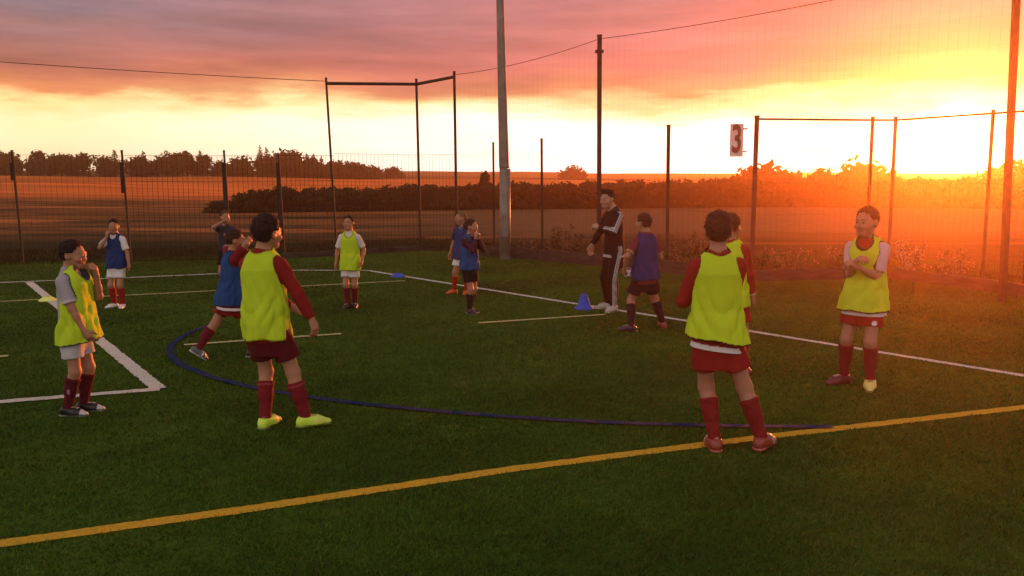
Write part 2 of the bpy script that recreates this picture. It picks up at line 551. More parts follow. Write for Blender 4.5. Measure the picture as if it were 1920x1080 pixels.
# turf fibres near the camera: separate short blades, coloured where they stand in a line
def turf_blades():
    n = 760000
    r = 1.6 + (21.0 - 1.6) * RNG.random(n) ** 1.45
    a = RNG.uniform(-0.95, 0.95, n)
    x, y = r * np.sin(a), r * np.cos(a)
    h = RNG.uniform(0.012, 0.026, n) * (1 + 0.25 * np.sin(x * 9) * np.sin(y * 8))
    w = RNG.uniform(0.002, 0.0035, n) * (0.6 + r * 0.14)
    th = RNG.uniform(0, math.pi, n)
    lean = RNG.normal(0, 0.012, (n, 2)) + np.array([0.004, -0.003])
    b = np.stack([x, y, np.zeros(n)], 1)
    off = np.stack([np.cos(th) * w, np.sin(th) * w, np.zeros(n)], 1)
    tip = b + np.c_[lean, h]
    v = np.empty((n, 3, 3)); v[:, 0] = b - off; v[:, 1] = b + off; v[:, 2] = tip
    g = np.array([0.054, 0.104, 0.009]) * RNG.uniform(0.65, 1.4, (n, 1)) + RNG.normal(0, 0.003, (n, 3))
    patch = np.sin(x * 0.9 + 1.7 * np.sin(y * 0.6)) * np.sin(y * 1.1 + 1.3 * np.sin(x * 0.8 + 2)) + 0.6 * np.sin(x * 2.7 + np.sin(y * 3.1)) * np.sin(y * 2.3 + 1)
    g *= (1 + 0.26 * patch)[:, None]
    dry = RNG.random(n) < 0.02
    g[dry] = np.array([0.12, 0.11, 0.03])
    col = np.clip(g, 0.003, 1)
    keep = np.ones(n, bool)
    xy = np.stack([x, y], 1)
    for P, wd, c in LINE_SEGS:
        lo, hi = P.min(0) - 0.3, P.max(0) + 0.3
        idx = np.where(((xy > lo) & (xy < hi)).all(1))[0]
        if len(idx) == 0:
            continue
        Q = P[::4]
        for s in range(0, len(idx), 20000):
            ii = idx[s:s + 20000]
            dm = np.full(len(ii), 9.0)
            for q0, q1 in zip(Q[:-1], Q[1:]):
                e = q1 - q0; L2 = (e ** 2).sum() + 1e-12
                t = np.clip(((xy[ii] - q0) @ e) / L2, 0, 1)
                dm = np.minimum(dm, np.linalg.norm(xy[ii] - q0 - t[:, None] * e, axis=1))
            keep[ii[dm < wd / 2 + 0.001]] = False
    v, col = v[keep], np.repeat(col[keep][:, None], 3, 1)
    m = len(v)
    o = mesh_from('turf_blades', v.reshape(-1, 3), np.arange(m * 3).reshape(-1, 3), M_BLADE, cols=col.reshape(-1, 3))
    tag(o, 'short dark green artificial grass fibres of the pitch', 'grass', kind='stuff')


turf_blades()

# ------------------------------------------------------------------ fences, posts, poles
LOWH = 2.45


def post(parent, base, h, w, top_shift=0.0, mat=None, name='post'):
    m = MB()
    b = np.asarray(base, float)
    t = b + np.array([top_shift, 0, h])
    m.tube([b + [0, 0, -0.2], b, t], w * 0.72, 4)
    m.tube([t - [0, 0, 0.001], t + [0, 0, 0.03]], w * 0.8, 4)
    return m.build(name, mat or M_POST, parent)


def panel(parent, a, b, h, step=0.1, r=0.0035, hr=(0.05, 0.6, 1.2, 1.8, 1.0), z0=0.04):
    a, b = np.asarray(a, float), np.asarray(b, float)
    L = np.linalg.norm((b - a)[:2])
    n = max(2, int(L / step))
    m = MB()
    for i in range(1, n):
        p = a + (b - a) * i / n
        m.tube([p + [0, 0, z0], p + [0, 0, h]], r, 4, cap=False)
    for f in hr:
        z = z0 + (h - z0) * (f if f <= 1 else f / 2)
        m.tube([a + [0, 0, z], b + [0, 0, z]], r * 1.3, 4, cap=False)
    return m.build('mesh_panel', M_WIRE, parent)


HR = (0.02, 0.25, 0.5, 0.75, 1.0)
fl = tag(empty('wire_fence', tuple(FENCE_L[3])), 'long low dark wire mesh fence with thin vertical wires behind the far left boys', 'fence')


def rel(o, p):
    return np.asarray(p, float) - np.array(o.location)


lefttops = {1: 284, 2: 284, 3: 284, 4: 290}
for i, p in enumerate(FENCE_L[:5]):
    post(fl, rel(fl, p), 2.4 if i == 0 else height_for(p, lefttops[i]), 0.035, -0.06)
    if i in (1, 2, 3, 4):   # slim dark clamp plates on the upper part of each post
        q = rel(fl, p)
        z1 = height_for(p, 305); z0 = height_for(p, {1: 338, 2: 362, 3: 395, 4: 470}[i])
        MB().box(q + [-0.075, 0, (z0 + z1) / 2], (0.085, 0.05, z1 - z0)).build('clamp_plate', M_POST, fl, bevel=0.01)
for i in range(4):
    panel(fl, rel(fl, FENCE_L[i]), rel(fl, FENCE_L[i + 1]), 2.28, 0.10, 0.0038 if i >= 2 else 0.002, HR)
panel(fl, rel(fl, FENCE_L[4]), rel(fl, FENCE_L[5]), 2.3, 0.10, 0.0045, HR)

# tall corner frame of the ball stop net
tall = {'a': (632, 479, 148, 0.05), 'b': (789, 469, 150, 0.065), 'c': (857, 473, 136, 0.07), 'd': (1123, 497, 68, 0.085), 'e': (1879, 566, -88, 0.080)}
cf = tag(empty('ball_stop_frame', tuple(FENCE_L[6])), 'tall dark three post corner frame with top rails behind the far boy in bib', 'fence frame')
tp = {}
for k, (px, py, ty, w) in tall.items():
    b = at(px, py)
    tp[k] = (b, height_for(b, ty), w)
for k in 'abc':
    b, h, w = tp[k]
    post(cf, rel(cf, b), h, w * 0.85, {'a': -0.14, 'b': -0.05, 'c': -0.03}[k])
for u, v in (('a', 'b'), ('b', 'c')):
    pa = rel(cf, tp[u][0]) + [{'a': -0.14, 'b': -0.05, 'c': -0.03}[u], 0, tp[u][1] - 0.1]
    pb = rel(cf, tp[v][0]) + [{'a': -0.14, 'b': -0.05, 'c': -0.03}[v], 0, tp[v][1] - 0.1]
    MB().tube([pa, pb], 0.038, 8).build('top_rail', M_POST, cf)
    panel(cf, rel(cf, tp[u][0]), rel(cf, tp[v][0]), 2.35, 0.10, 0.0035, HR)

# long right fence
fr = tag(empty('wire_fence', tuple(FENCE_R[3])), 'dark wire mesh fence of spaced posts running behind the coach', 'fence')
rt = {2: 269, 3: 262, 5: 237, 6: 220}
pw = {2: 0.045, 3: 0.05, 5: 0.058, 6: 0.065}
for i in (2, 3, 5, 6):
    p = FENCE_R[i]
    post(fr, rel(fr, p), height_for(p, rt[i]), pw[i], {2: -0.02, 3: -0.03, 5: -0.03, 6: 0.0}[i])
for i in range(1, 6):
    panel(fr, rel(fr, FENCE_R[i]), rel(fr, FENCE_R[i + 1]), 2.35, 0.11, 0.0013, HR)

# net posts with the wire strung between them
b, h, w = tp['d']
pd = tag(empty('net_post', tuple(b)), 'tall dark post directly behind the coach in the black tracksuit', 'post', 'tall net posts')
post(pd, (0, 0, 0), h, w, -0.05, name='shaft')
MB().box((-0.05, 0, h - 0.3), (0.16, 0.16, 0.05)).build('bracket', M_POST, pd)
b, h, w = tp['e']
pe = tag(empty('net_post', tuple(b)), 'tall thick post beside the setting sun with its top out of frame', 'post', 'tall net posts')
post(pe, (0, 0, 0), h, w, -0.15, name='shaft')
MB().box((0, 0, h - 0.3), (0.17, 0.17, 0.05)).build('bracket', M_POST, pe)


def cable(label, a, b, sag, r=0.006):
    a, b = np.asarray(a, float), np.asarray(b, float)
    pts = [a + (b - a) * t - np.array([0, 0, sag * 4 * t * (1 - t)]) for t in np.linspace(0, 1, 24)]
    o = MB().tube(pts, r, 6).build('cable', M_WIRE)
    return tag(o, label, 'cable')


def toppt(k, s=0.0, dz=-0.05):
    return tp[k][0] + np.array([s, 0, tp[k][1] + dz])


for nm, z0_, z1_ in (('upper', 3.05, 3.0), ('lower', 2.6, 2.55)):
    b_ = tp['e'][0]
    cable('thin %s cable leaving the thick post by the sun toward the right edge' % nm, b_ + [0.05, 0, z0_], b_ + [2.6, -2.2, z1_], 0.04, 0.005)
la = at(-300, 507)
cable('thin dark cable strung across the pink clouds to the left of the corner frame', la + [0, 0, 4.28], toppt('a', -0.14), 0.05, 0.007)
cable('short dark cable from the corner frame past the grey floodlight column', toppt('c', -0.03), toppt('d', -0.05), 0.10)
cable('dark cable rising from the tall coach post to the top edge', toppt('d', -0.05), toppt('e'), 0.10)
lp = tag(empty('net_post', tuple(la)), 'tall dark net post out of frame at the far left end', 'post', 'tall net posts')
post(lp, (0, 0, 0), 4.3, 0.06, name='shaft')


def netting(label, a, b, ha, hb, z0, step=0.14, r=0.0006):
    a, b = np.asarray(a, float), np.asarray(b, float)
    L = np.linalg.norm((b - a)[:2]); n = int(L / step)
    m = MB()
    for i in range(1, n):
        t = i / n
        p = a + (b - a) * t; top = ha + (hb - ha) * t - 0.10 * 4 * t * (1 - t) - 0.05
        m.tube([p + [0, 0, z0], p + [0, 0, top]], r, 3, cap=False)
    for k in range(int((min(ha, hb) - z0) / (step * 3))):
        z = z0 + k * step * 3
        m.tube([a + [0, 0, z], b + [0, 0, z]], r, 3, cap=False)
    return tag(m.build('netting', M_WIRE), label, 'netting')


netting('faint thin ball stop netting hanging between the tall coach post and the sun', tp['d'][0], tp['e'][0], tp['d'][1], tp['e'][1], 2.5)
netting('faint thin ball stop netting hanging behind the grey floodlight column', tp['c'][0], tp['d'][0], tp['c'][1], tp['d'][1], 2.4)

# recess frame at the right with the thin top rail
rcf = tag(empty('goal_recess_frame', tuple(rec[0])), 'slim railed recess frame with several posts around the setting sun', 'fence frame')
rtop = [222, 222, 209, 203]
rw = [0.045, 0.045, 0.04, 0.04]
rp = []
for p, ty, w in zip(rec, rtop, rw):
    h = height_for(p, ty)
    post(rcf, rel(rcf, p), h, w, -0.02)
    rp.append(rel(rcf, p) + [-0.02, 0, h - 0.03])
p6 = rel(rcf, FENCE_R[6]) + [0.05, 0, height_for(FENCE_R[6], 220) - 0.03]
chain = [p6] + rp + [rp[-1] + (rp[-1] - rp[-2]) * 2.2]
for u, v in zip(chain[:-1], chain[1:]):
    MB().tube([u, v], 0.018, 8).build('top_rail', M_POST, rcf)
ext = rec[-1] + (rec[-1] - rec[-2]) * 2.2
post(rcf, rel(rcf, ext), 2.9, 0.045)
gp = [FENCE_R[6]] + rec + [ext]
for u, v in zip(gp[:-1], gp[1:]):
    panel(rcf, rel(rcf, u), rel(rcf, v), 2.3, 0.11, 0.0013, HR)

# sign with the number 3 on the fence
sc_ = at_dist(1381, 263, FENCE_R[6][1] + 0.18)
sg = tag(empty('pitch_sign', tuple(sc_)), 'small upright white board with a dark number 3 beside a fence post', 'sign')
MB().box((0, 0, 0), (0.235, 0.02, 0.575)).build('board', M_SIGN, sg, bevel=0.004)
tcu = bpy.data.curves.new('numeral', 'FONT')
tcu.body = '3'; tcu.align_x = 'CENTER'; tcu.align_y = 'CENTER'; tcu.size = 0.60; tcu.extrude = 0.003; tcu.offset = 0.014
to = bpy.data.objects.new('numeral', tcu)
dg = bpy.context.evaluated_depsgraph_get()
COL.objects.link(to)
dg = bpy.context.evaluated_depsgraph_get()
me = bpy.data.meshes.new_from_object(to.evaluated_get(dg))
bpy.data.objects.remove(to)
num = bpy.data.objects.new('numeral', me); COL.objects.link(num)
me.materials.clear(); me.materials.append(M_BLACK)
num.parent = sg; num.location = (0, -0.016, 0.0); num.rotation_euler = (math.pi / 2, 0, 0); num.scale = (0.62, 1.12, 1)
for z in (0.2, -0.2):
    MB().box((0.13, 0.012, z), (0.12, 0.012, 0.025)).build('bracket', M_POST, sg)

# floodlight column
fb_ = at(947, 486)
fc = tag(empty('floodlight_column', tuple(fb_)), 'thick pale grey floodlight column rising out of frame behind the huddled boys', 'floodlight column')
MB().tube([(0, 0, -0.3), (0, 0, 2.0)], [0.125, 0.125], 12).build('base_section', M_GALV, fc, True)
MB().tube([(0, 0, 1.99), (-0.02, 0, 2.06), (-0.1, 0, 5.6), (-0.12, 0, 7.0)], [0.125, 0.115, 0.085, 0.075], 12).build('shaft', M_GALV, fc, True)
MB().box((0.0, -0.125, 0.75), (0.13, 0.02, 0.5)).build('access_door', M_GALV, fc, bevel=0.006)
MB().tube([(-1.0, 0, 6.9), (0.7, 0, 6.9)], 0.04, 8).build('crossarm', M_GALV, fc)
for x in (-0.9, 0.6):
    hd = MB().box((x, -0.12, 7.05), (0.5, 0.35, 0.12)).build('lamp_head', M_GALV, fc, bevel=0.02)
    MB().box((x, -0.12, 6.985), (0.44, 0.3, 0.008)).build('lamp_glass', M_GLASS, hd)

# timber edging along the fence foot
def edging(label, pts, h):
    m = MB()
    for a, b in zip(pts[:-1], pts[1:]):
        a, b = np.asarray(a), np.asarray(b)
        e = b - a; L = np.linalg.norm(e[:2])
        m.box((a + b) / 2 + [0, 0, h / 2 - 0.05], (L - 0.012, 0.06, h + 0.1), math.atan2(e[1], e[0]))
    return tag(m.build('edging_board', M_BOARD, bevel=0.008), label, 'edging board')


off = np.array([-0.10, -0.12, 0])
edging('dark weathered edging board at the foot of the fence behind the coach', [p + off for p in FENCE_R[1:]], 0.24)
edging('low weathered edging board at the foot of the far corner frame', [p + np.array([0, -0.14, 0]) for p in FENCE_L[4:]], 0.13)
edging('dark edging board at the foot of the recess below the sun', [p + np.array([0, -0.12, 0]) for p in gp], 0.2)
#PART2
# ------------------------------------------------------------------ vegetation
def leaf_cloud(centers, radii, n, size, c_lo, c_hi, squash=1.0, up=0.3):
    centers = np.asarray(centers, float); radii = np.asarray(radii, float)
    if radii.ndim == 1:
        radii = np.repeat(radii[:, None], 3, 1)
    wgt = radii.prod(1) ** 0.67; wgt /= wgt.sum()
    k = RNG.choice(len(centers), n, p=wgt)
    d = RNG.normal(size=(n, 3)); d /= np.linalg.norm(d, axis=1)[:, None]
    r = RNG.random(n) ** 0.45
    p = centers[k] + d * radii[k] * r[:, None]
    p += RNG.normal(0, size * 0.5, (n, 3))
    nrm_ = d + RNG.normal(0, 0.7, (n, 3)) + [0, 0, up]
    nrm_ /= np.linalg.norm(nrm_, axis=1)[:, None]
    t = np.cross(nrm_, RNG.normal(size=(n, 3))); t /= np.linalg.norm(t, axis=1)[:, None]
    b = np.cross(nrm_, t)
    s = size * RNG.uniform(0.6, 1.4, (n, 1))
    v = np.stack([p - t * s, p + b * s * 0.55, p + t * s, p - b * s * 0.55], 1)
    tone = np.clip(RNG.normal(0.5, 0.25, (len(centers), 1))[k] + RNG.normal(0, 0.2, (n, 1)), 0, 1)
    c = np.asarray(c_lo) * (1 - tone) + np.asarray(c_hi) * tone
    return v.reshape(-1, 3), np.arange(4 * n).reshape(-1, 4), np.repeat(c[:, None], 4, 1).reshape(-1, 3)


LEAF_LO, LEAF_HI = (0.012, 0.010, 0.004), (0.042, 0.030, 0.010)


def tree(label, px, ytop, dist, w, kind='round', group=None, name='tree', nleaf=1500, base_drop=0.0):
    if dist > 200:
        dist, w = dist * 0.6, w * 0.6
    p = at_dist(px, 325, dist)
    z = float(terrain_h(np.array([p[0]]), np.array([p[1]]))[0]) - 0.02
    h = at_dist(px, ytop, dist)[2] - z
    o = tag(empty(name, (p[0], p[1], z)), label, 'tree', group)
    m = MB()
    th = h * (0.35 if kind == 'round' else 0.2)
    m.tube([(0, 0, -0.3), (0, 0, th), (0.1 * w, 0, h * 0.75)], [0.035 * h + 0.06, 0.025 * h + 0.04, 0.02], 7)
    if kind == 'round':
        for q in range(5):
            a = q * 1.3 + px
            m.tube([(0, 0, th * (0.8 + 0.1 * q)), (math.cos(a) * w * 0.18, math.sin(a) * w * 0.18, h * 0.55), (math.cos(a) * w * 0.36, math.sin(a) * w * 0.36, h * 0.72)], [0.07, 0.045, 0.015], 5)
    m.build('trunk', M_BARK, o, True)
    if kind == 'round':
        cs, rs = [], []
        for q in range(11):
            a = RNG.uniform(0, 6.28); rr = w * 0.34 * math.sqrt(RNG.random())
            zz = h * RNG.uniform(0.28, 0.84)
            env = math.sqrt(max(0.05, 1 - ((zz / h - 0.5) / 0.52) ** 2))
            cs.append((math.cos(a) * rr * env, math.sin(a) * rr * env, zz)); rs.append(w * RNG.uniform(0.15, 0.24))
        cs.append((0, 0, h * 0.8)); rs.append(h * 0.2)
        cs.append((w * .2, 0, h * 0.32)); rs.append(w * 0.24)
        cs.append((-w * .2, 0, h * 0.32)); rs.append(w * 0.24)
        rs = np.asarray(rs)
    else:
        cs = [(0, 0, h * f) for f in np.linspace(0.16, 0.92, 8)]
        rs = np.array([[w * 0.5 * e, w * 0.5 * e, h * 0.1] for e in (0.7, 0.95, 1.0, 1.0, 0.9, 0.75, 0.55, 0.32)])
    v, f, c = leaf_cloud(cs, rs, nleaf, max(0.13, w * 0.06), LEAF_LO, LEAF_HI)
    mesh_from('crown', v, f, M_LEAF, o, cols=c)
    return o


TG = 'trees along the far left skyline'
PXM = 1 / FPX
trees = [
    (18, 292, 215, 9, 'round', 'broad low tree at the far left edge of the skyline wood'),
    (78, 284, 215, 9, 'round', 'tallest domed tree at the left end of the skyline wood'),
    (116, 289, 218, 7, 'round', 'rounded skyline tree just right of the tallest left dome'),
    (146, 292, 216, 8, 'round', 'rounded skyline tree sloping down to a gap on its right'),
    (198, 296, 214, 7, 'round', 'small domed tree just left of the narrow brick coloured poplar'),
    (217, 282, 222, 3.2, 'poplar', 'narrow columnar tree standing up behind the second fence post'),
    (270, 283, 225, 2.8, 'poplar', 'slim columnar tree poking up over the wood left of centre hump'),
    (258, 299, 214, 8, 'round', 'low bushy tree right of the second fence post'),
    (298, 294, 216, 8, 'round', 'middle bushy tree in the left skyline wood'),
    (336, 286, 213, 9, 'round', 'large domed tree between the second and third fence posts'),
    (376, 290, 216, 6.5, 'round', 'domed tree with a spike behind it left of the third fence post'),
    (377, 280, 224, 2.0, 'poplar', 'thin spike of a conifer above the left wood'),
    (412, 306, 213, 6, 'round', 'low scrubby tree filling the dip by the third fence post'),
    (452, 298, 214, 8, 'round', 'bushy tree just right of the third fence post'),
    (489, 273, 222, 2.6, 'poplar', 'left one of the tall twin poplars'),
    (501, 275, 222, 2.6, 'poplar', 'right one of the tall twin poplars'),
    (540, 283, 214, 10, 'round', 'big dark domed tree above the fourth fence post'),
    (505, 296, 213, 8, 'round', 'dark tree under the tall twin poplars'),
    (576, 288, 222, 1.8, 'poplar', 'first small pointed conifer right of the big dome'),
    (589, 288, 222, 1.8, 'poplar', 'second small pointed conifer right of the big dome'),
    (603, 294, 222, 1.8, 'poplar', 'third and lowest pointed conifer right of the big dome'),
    (582, 300, 214, 8, 'round', 'sloping dark tree under the three small conifers'),
    (620, 305, 216, 8, 'round', 'dark tree behind the left post of the corner frame'),
    (655, 311, 218, 9, 'round', 'low tree tapering off right of the corner frame post'),
    (692, 315, 222, 8, 'round', 'lowest tree where the left wood thins out'),
    (738, 318, 240, 7, 'round', 'small lone domed tree left of the second corner post'),
]
for px, ty, d, w, k, lb in trees:
    tree(lb, px, ty, d, w, k, TG, 'tree' if k == 'round' else 'columnar_tree', 1500 if k == 'round' else 700)
tree('small dark conifer beyond the hedge left of the grey column', 909, 322, 46, 0.62, 'poplar', None, 'conifer', 900)
for px, ty, d, w, lb in ((1440, 327, 62, 5.5, 'low wide bush like tree just right of the number 3 sign'),
                         (1545, 326, 62, 3.4, 'small domed tree on the hedge line between sign and recess post'),
                         (1075, 322, 240, 9, 'tiny distant tree on the skyline left of the coach post'),
                         (1640, 330, 62, 6, 'low tree on the hedge line by the recess posts'),
                         (1900, 326, 62, 6, 'dark tree on the hedge line right of the sun')):
    tree(lb, px, ty, d, w, 'round', 'trees along the right hedge line', 'tree', 1800)


def hedge(label, px0, px1, d0, d1, tops, n, depth=1.2, size=0.11):
    """tops: list of (px, ytop)"""
    cs, rs = [], []
    K = int((px1 - px0) / 14)
    tx = [t[0] for t in tops]; ty = [t[1] for t in tops]
    mid = at_dist((px0 + px1) / 2, 325, (d0 + d1) / 2)
    o = tag(empty('hedge', (mid[0], mid[1], 0)), label, 'hedge', 'hedges across the field')
    cv, cf2 = [], []
    for i in range(K + 1):
        px = px0 + (px1 - px0) * i / K
        d = d0 + (d1 - d0) * i / K
        p = at_dist(px, 325, d)
        zt = max(0.5, at_dist(px, np.interp(px, tx, ty), d)[2] + RNG.normal(0, 0.05))
        z0 = float(terrain_h(np.array([p[0]]), np.array([p[1]]))[0])
        q = np.array([p[0] - mid[0], p[1] - mid[1], 0])
        for f in (0.2, 0.52, 0.8):
            cs.append(q + [RNG.normal(0, 0.15), RNG.normal(0, depth * 0.22), z0 + (zt - z0) * f])
            rs.append([0.42, depth * 0.5, (zt - z0) * 0.2])
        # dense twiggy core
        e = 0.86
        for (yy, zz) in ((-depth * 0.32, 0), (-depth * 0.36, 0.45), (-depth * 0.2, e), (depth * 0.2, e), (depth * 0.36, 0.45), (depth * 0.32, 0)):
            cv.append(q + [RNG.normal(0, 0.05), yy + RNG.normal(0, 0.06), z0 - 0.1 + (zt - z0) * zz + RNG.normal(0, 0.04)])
    for i in range(K):
        for k in range(5):
            a = i * 6 + k
            cf2.append((a, a + 1, a + 7, a + 6))
    cf2.append(tuple(range(6))); cf2.append(tuple(K * 6 + k for k in reversed(range(6))))
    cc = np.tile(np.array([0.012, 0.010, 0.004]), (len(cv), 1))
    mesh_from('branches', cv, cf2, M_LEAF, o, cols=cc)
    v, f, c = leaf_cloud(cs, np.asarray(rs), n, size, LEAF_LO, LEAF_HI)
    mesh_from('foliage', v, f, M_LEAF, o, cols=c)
    return o


hedge('dark dense clump of hedge left of the corner frame', 398, 640, 41, 43, [(398, 398), (425, 382), (460, 362), (520, 352), (640, 356)], 9000)
hedge('dark hedge seen through the corner frame posts', 640, 905, 43, 46, [(640, 356), (700, 352), (790, 348), (905, 346)], 11000)
hedge('dark hedge stretching behind the coach and number 3 sign', 905, 1420, 46, 47, [(905, 346), (1000, 344), (1200, 340), (1420, 333)], 20000)
hedge('dark hedge running beneath the setting sun', 1420, 2080, 47, 44, [(1420, 333), (1540, 333), (1700, 333), (2080, 331)], 24000)


def tuft_cloud(name, pts, hmin, hmax, per, c_lo, c_hi, spread=0.12, parent=None, w=0.006):
    pts = np.asarray(pts, float)
    n = len(pts) * per
    b = np.repeat(pts, per, 0) + np.c_[RNG.normal(0, spread, (n, 2)), np.zeros(n)]
    h = RNG.uniform(hmin, hmax, n)
    ln = RNG.normal(0, 0.28, (n, 2)) * h[:, None]
    th = RNG.uniform(0, 3.14, n)
    o1 = np.stack([np.cos(th), np.sin(th), np.zeros(n)], 1) * w * RNG.uniform(0.6, 1.5, (n, 1))
    mid = b + np.c_[ln * 0.4, h * 0.6]
    tip = b + np.c_[ln, h]
    v = np.stack([b - o1, b + o1, mid + o1 * 0.8, mid - o1 * 0.8, tip], 1).reshape(-1, 3)
    k = np.arange(n) * 5
    f = [tuple(x) for x in np.stack([k, k + 1, k + 2, k + 3], 1)] + [tuple(x) for x in np.stack([k + 3, k + 2, k + 4], 1)]
    t = RNG.random((n, 1))
    c = np.asarray(c_lo) * (1 - t) + np.asarray(c_hi) * t
    return mesh_from(name, v, f, M_LEAF, parent, cols=np.repeat(c[:, None], 5, 1).reshape(-1, 3))


# rough grass on the verge just outside the fences
pts = []
for _ in range(2600):
    px = RNG.uniform(-60, 1960); 
    fy = np.interp(px, [-260, 44, 434, 632, 789, 857, 1017, 1250, 1408, 1664, 1920], [506, 496, 487, 479, 469, 473, 487, 510, 526, 521, 557])
    base = at(px, fy)
    p = base * (1 + RNG.uniform(0.004, 0.2))
    p[2] = float(terrain_h(np.array([p[0]]), np.array([p[1]]))[0]) - 0.03
    pts.append(p)
tag(tuft_cloud('verge_grass', pts, 0.03, 0.10, 12, (0.010, 0.016, 0.004), (0.05, 0.040, 0.013), 0.16, w=0.007), 'rough grass growing along the outside of the fences', 'grass', kind='stuff')


def weed(label, px, py, ytop, w, c_lo, c_hi, seedheads=(0.5, 0.36, 0.22)):
    b = at(px, py)
    h = height_for(b, ytop)
    o = tag(empty('dry_weed', tuple(b)), label, 'weed', 'dry weeds outside the fence')
    m = MB(); heads = []
    for i in range(16):
        a = RNG.uniform(0, 6.28); rr = w * 0.5 * math.sqrt(RNG.random())
        hh = h * RNG.uniform(0.55, 1.0)
        tip = (math.cos(a) * rr * 1.1, math.sin(a) * rr * 1.1, hh)
        m.tube([(math.cos(a) * rr * 0.4, math.sin(a) * rr * 0.4, -0.03), (math.cos(a) * rr * 0.7, math.sin(a) * rr * 0.7, hh * 0.5), tip], [0.008, 0.006, 0.003], 4)
        heads.append(tip)
    m.build('stems', M_BARK, o)
    cs = heads + [(0, 0, h * 0.3)] + [(RNG.normal(0, w * 0.25), RNG.normal(0, w * 0.2), h * RNG.uniform(0.2, 0.7)) for _ in range(6)]
    rs = np.array([[0.05, 0.05, 0.09]] * len(heads) + [[w * 0.3, w * 0.3, h * 0.3]] + [[w * 0.2, w * 0.2, h * 0.14]] * 6)
    v, f, c = leaf_cloud(cs, rs, 700, 0.026, c_lo, c_hi)
    mesh_from('foliage', v, f, M_LEAF, o, cols=c)


TAN_LO, TAN_HI = (0.06, 0.035, 0.014), (0.26, 0.16, 0.075)
GRN_LO, GRN_HI = (0.02, 0.024, 0.008), (0.09, 0.075, 0.03)
weed('tan dry weed between two fence posts left of the coach', 1056, 484, 425, 0.5, TAN_LO, TAN_HI)
weed('short pale weed right beside the thin post left of the coach', 1032, 484, 448, 0.4, TAN_LO, TAN_HI)
weed('leafy weed half hidden by the coach', 1088, 490, 440, 0.5, GRN_LO, TAN_HI)
weed('low weed under the grey floodlight column', 985, 480, 452, 0.5, GRN_LO, TAN_HI)
weed('bushy reddish weed right of the boy with the ball', 1272, 508, 440, 0.7, TAN_LO, TAN_HI)
weed('pale weed clump close behind the bareheaded front boy', 1312, 508, 452, 0.6, TAN_LO, TAN_HI)
weed('dark low weed at the foot of the numbered post', 1432, 522, 470, 0.6, GRN_LO, TAN_HI)
weed('wide weed clump between numbered post and railed recess', 1490, 522, 462, 0.8, TAN_LO, TAN_HI)
weed('weed clump behind the boy with clasped hands', 1575, 522, 465, 0.7, GRN_LO, TAN_HI)
weed('bright flowering weed clump right of the boy with clasped hands', 1700, 518, 455, 0.6, TAN_LO, (0.42, 0.3, 0.18))
weed('dry weed clump below the sun', 1790, 530, 470, 0.6, TAN_LO, TAN_HI)

# ------------------------------------------------------------------ training markers and ball
def disc_marker(label, px, py, r, mat):
    o = MB().lathe([(r * 0.98, 0.0), (r, 0.006), (r * 0.92, 0.018), (r * 0.62, r * 0.38), (r * 0.34, r * 0.5), (r * 0.26, r * 0.5), (r * 0.30, r * 0.46), (r * 0.88, 0.012), (r * 0.98, 0.0)], 28).build('marker_cone', mat, None, True)
    o.location = tuple(at(px, py))
    return tag(o, label, 'marker cone')


disc_marker('low blue marker disc on the touchline beyond the far boy', 746, 519, 0.14, M_BLUE)
disc_marker('pale yellow marker disc on the white line behind the left boy', 90, 564, 0.13, M_YELLOWP)
o = MB().lathe([(0.14, 0.0), (0.142, 0.012), (0.115, 0.03), (0.10, 0.035), (0.045, 0.2), (0.03, 0.215), (0.022, 0.21), (0.085, 0.03), (0.14, 0.0)], 28).build('marker_cone', M_BLUE, None, True)
o.location = tuple(at(1095, 579))
tag(o, 'upright blue training cone beside the coach', 'marker cone')
#PART3
# ------------------------------------------------------------------ people: one smooth surface per body, clothing fitted over it
def A3(*v):
    return np.array(v, dtype=float)


def unit(v):
    v = np.asarray(v, float)
    return v / (np.linalg.norm(v) + 1e-12)


def capsule(P, a, b, ra, rb):
    ab = b - a
    L2 = float(ab @ ab) + 1e-12
    t = np.clip(((P - a) @ ab) / L2, 0, 1)
    return np.linalg.norm(P - a - t[:, None] * ab, axis=1) - (ra + (rb - ra) * t)


def ellip(P, c, r, R=None):
    q = P - c
    if R is not None:
        q = q @ R
    q = q / r
    k = np.linalg.norm(q, axis=1)
    return (k - 1) * min(r) * np.clip(0.75 + 0.25 * k, 0.5, 2)


def smin(a, b, k):
    h = np.clip(k - np.abs(a - b), 0, None) / k
    return np.minimum(a, b) - h * h * k * 0.25


def smax(a, b, k):
    return -smin(-a, -b, k)


def wob(P, f, s=0.0):
    x, y, z = P[:, 0], P[:, 1], P[:, 2]
    return (np.sin(x * f + 1.3 * s + 1.7 * np.sin(y * f * 0.7 + s)) + np.sin(y * f * 1.1 + 2.1 * s + 1.3 * np.sin(z * f * 0.8 + 2 * s)) + np.sin(z * f * 0.9 + s + 1.5 * np.sin(x * f * 0.6 + 3 * s))) / 3


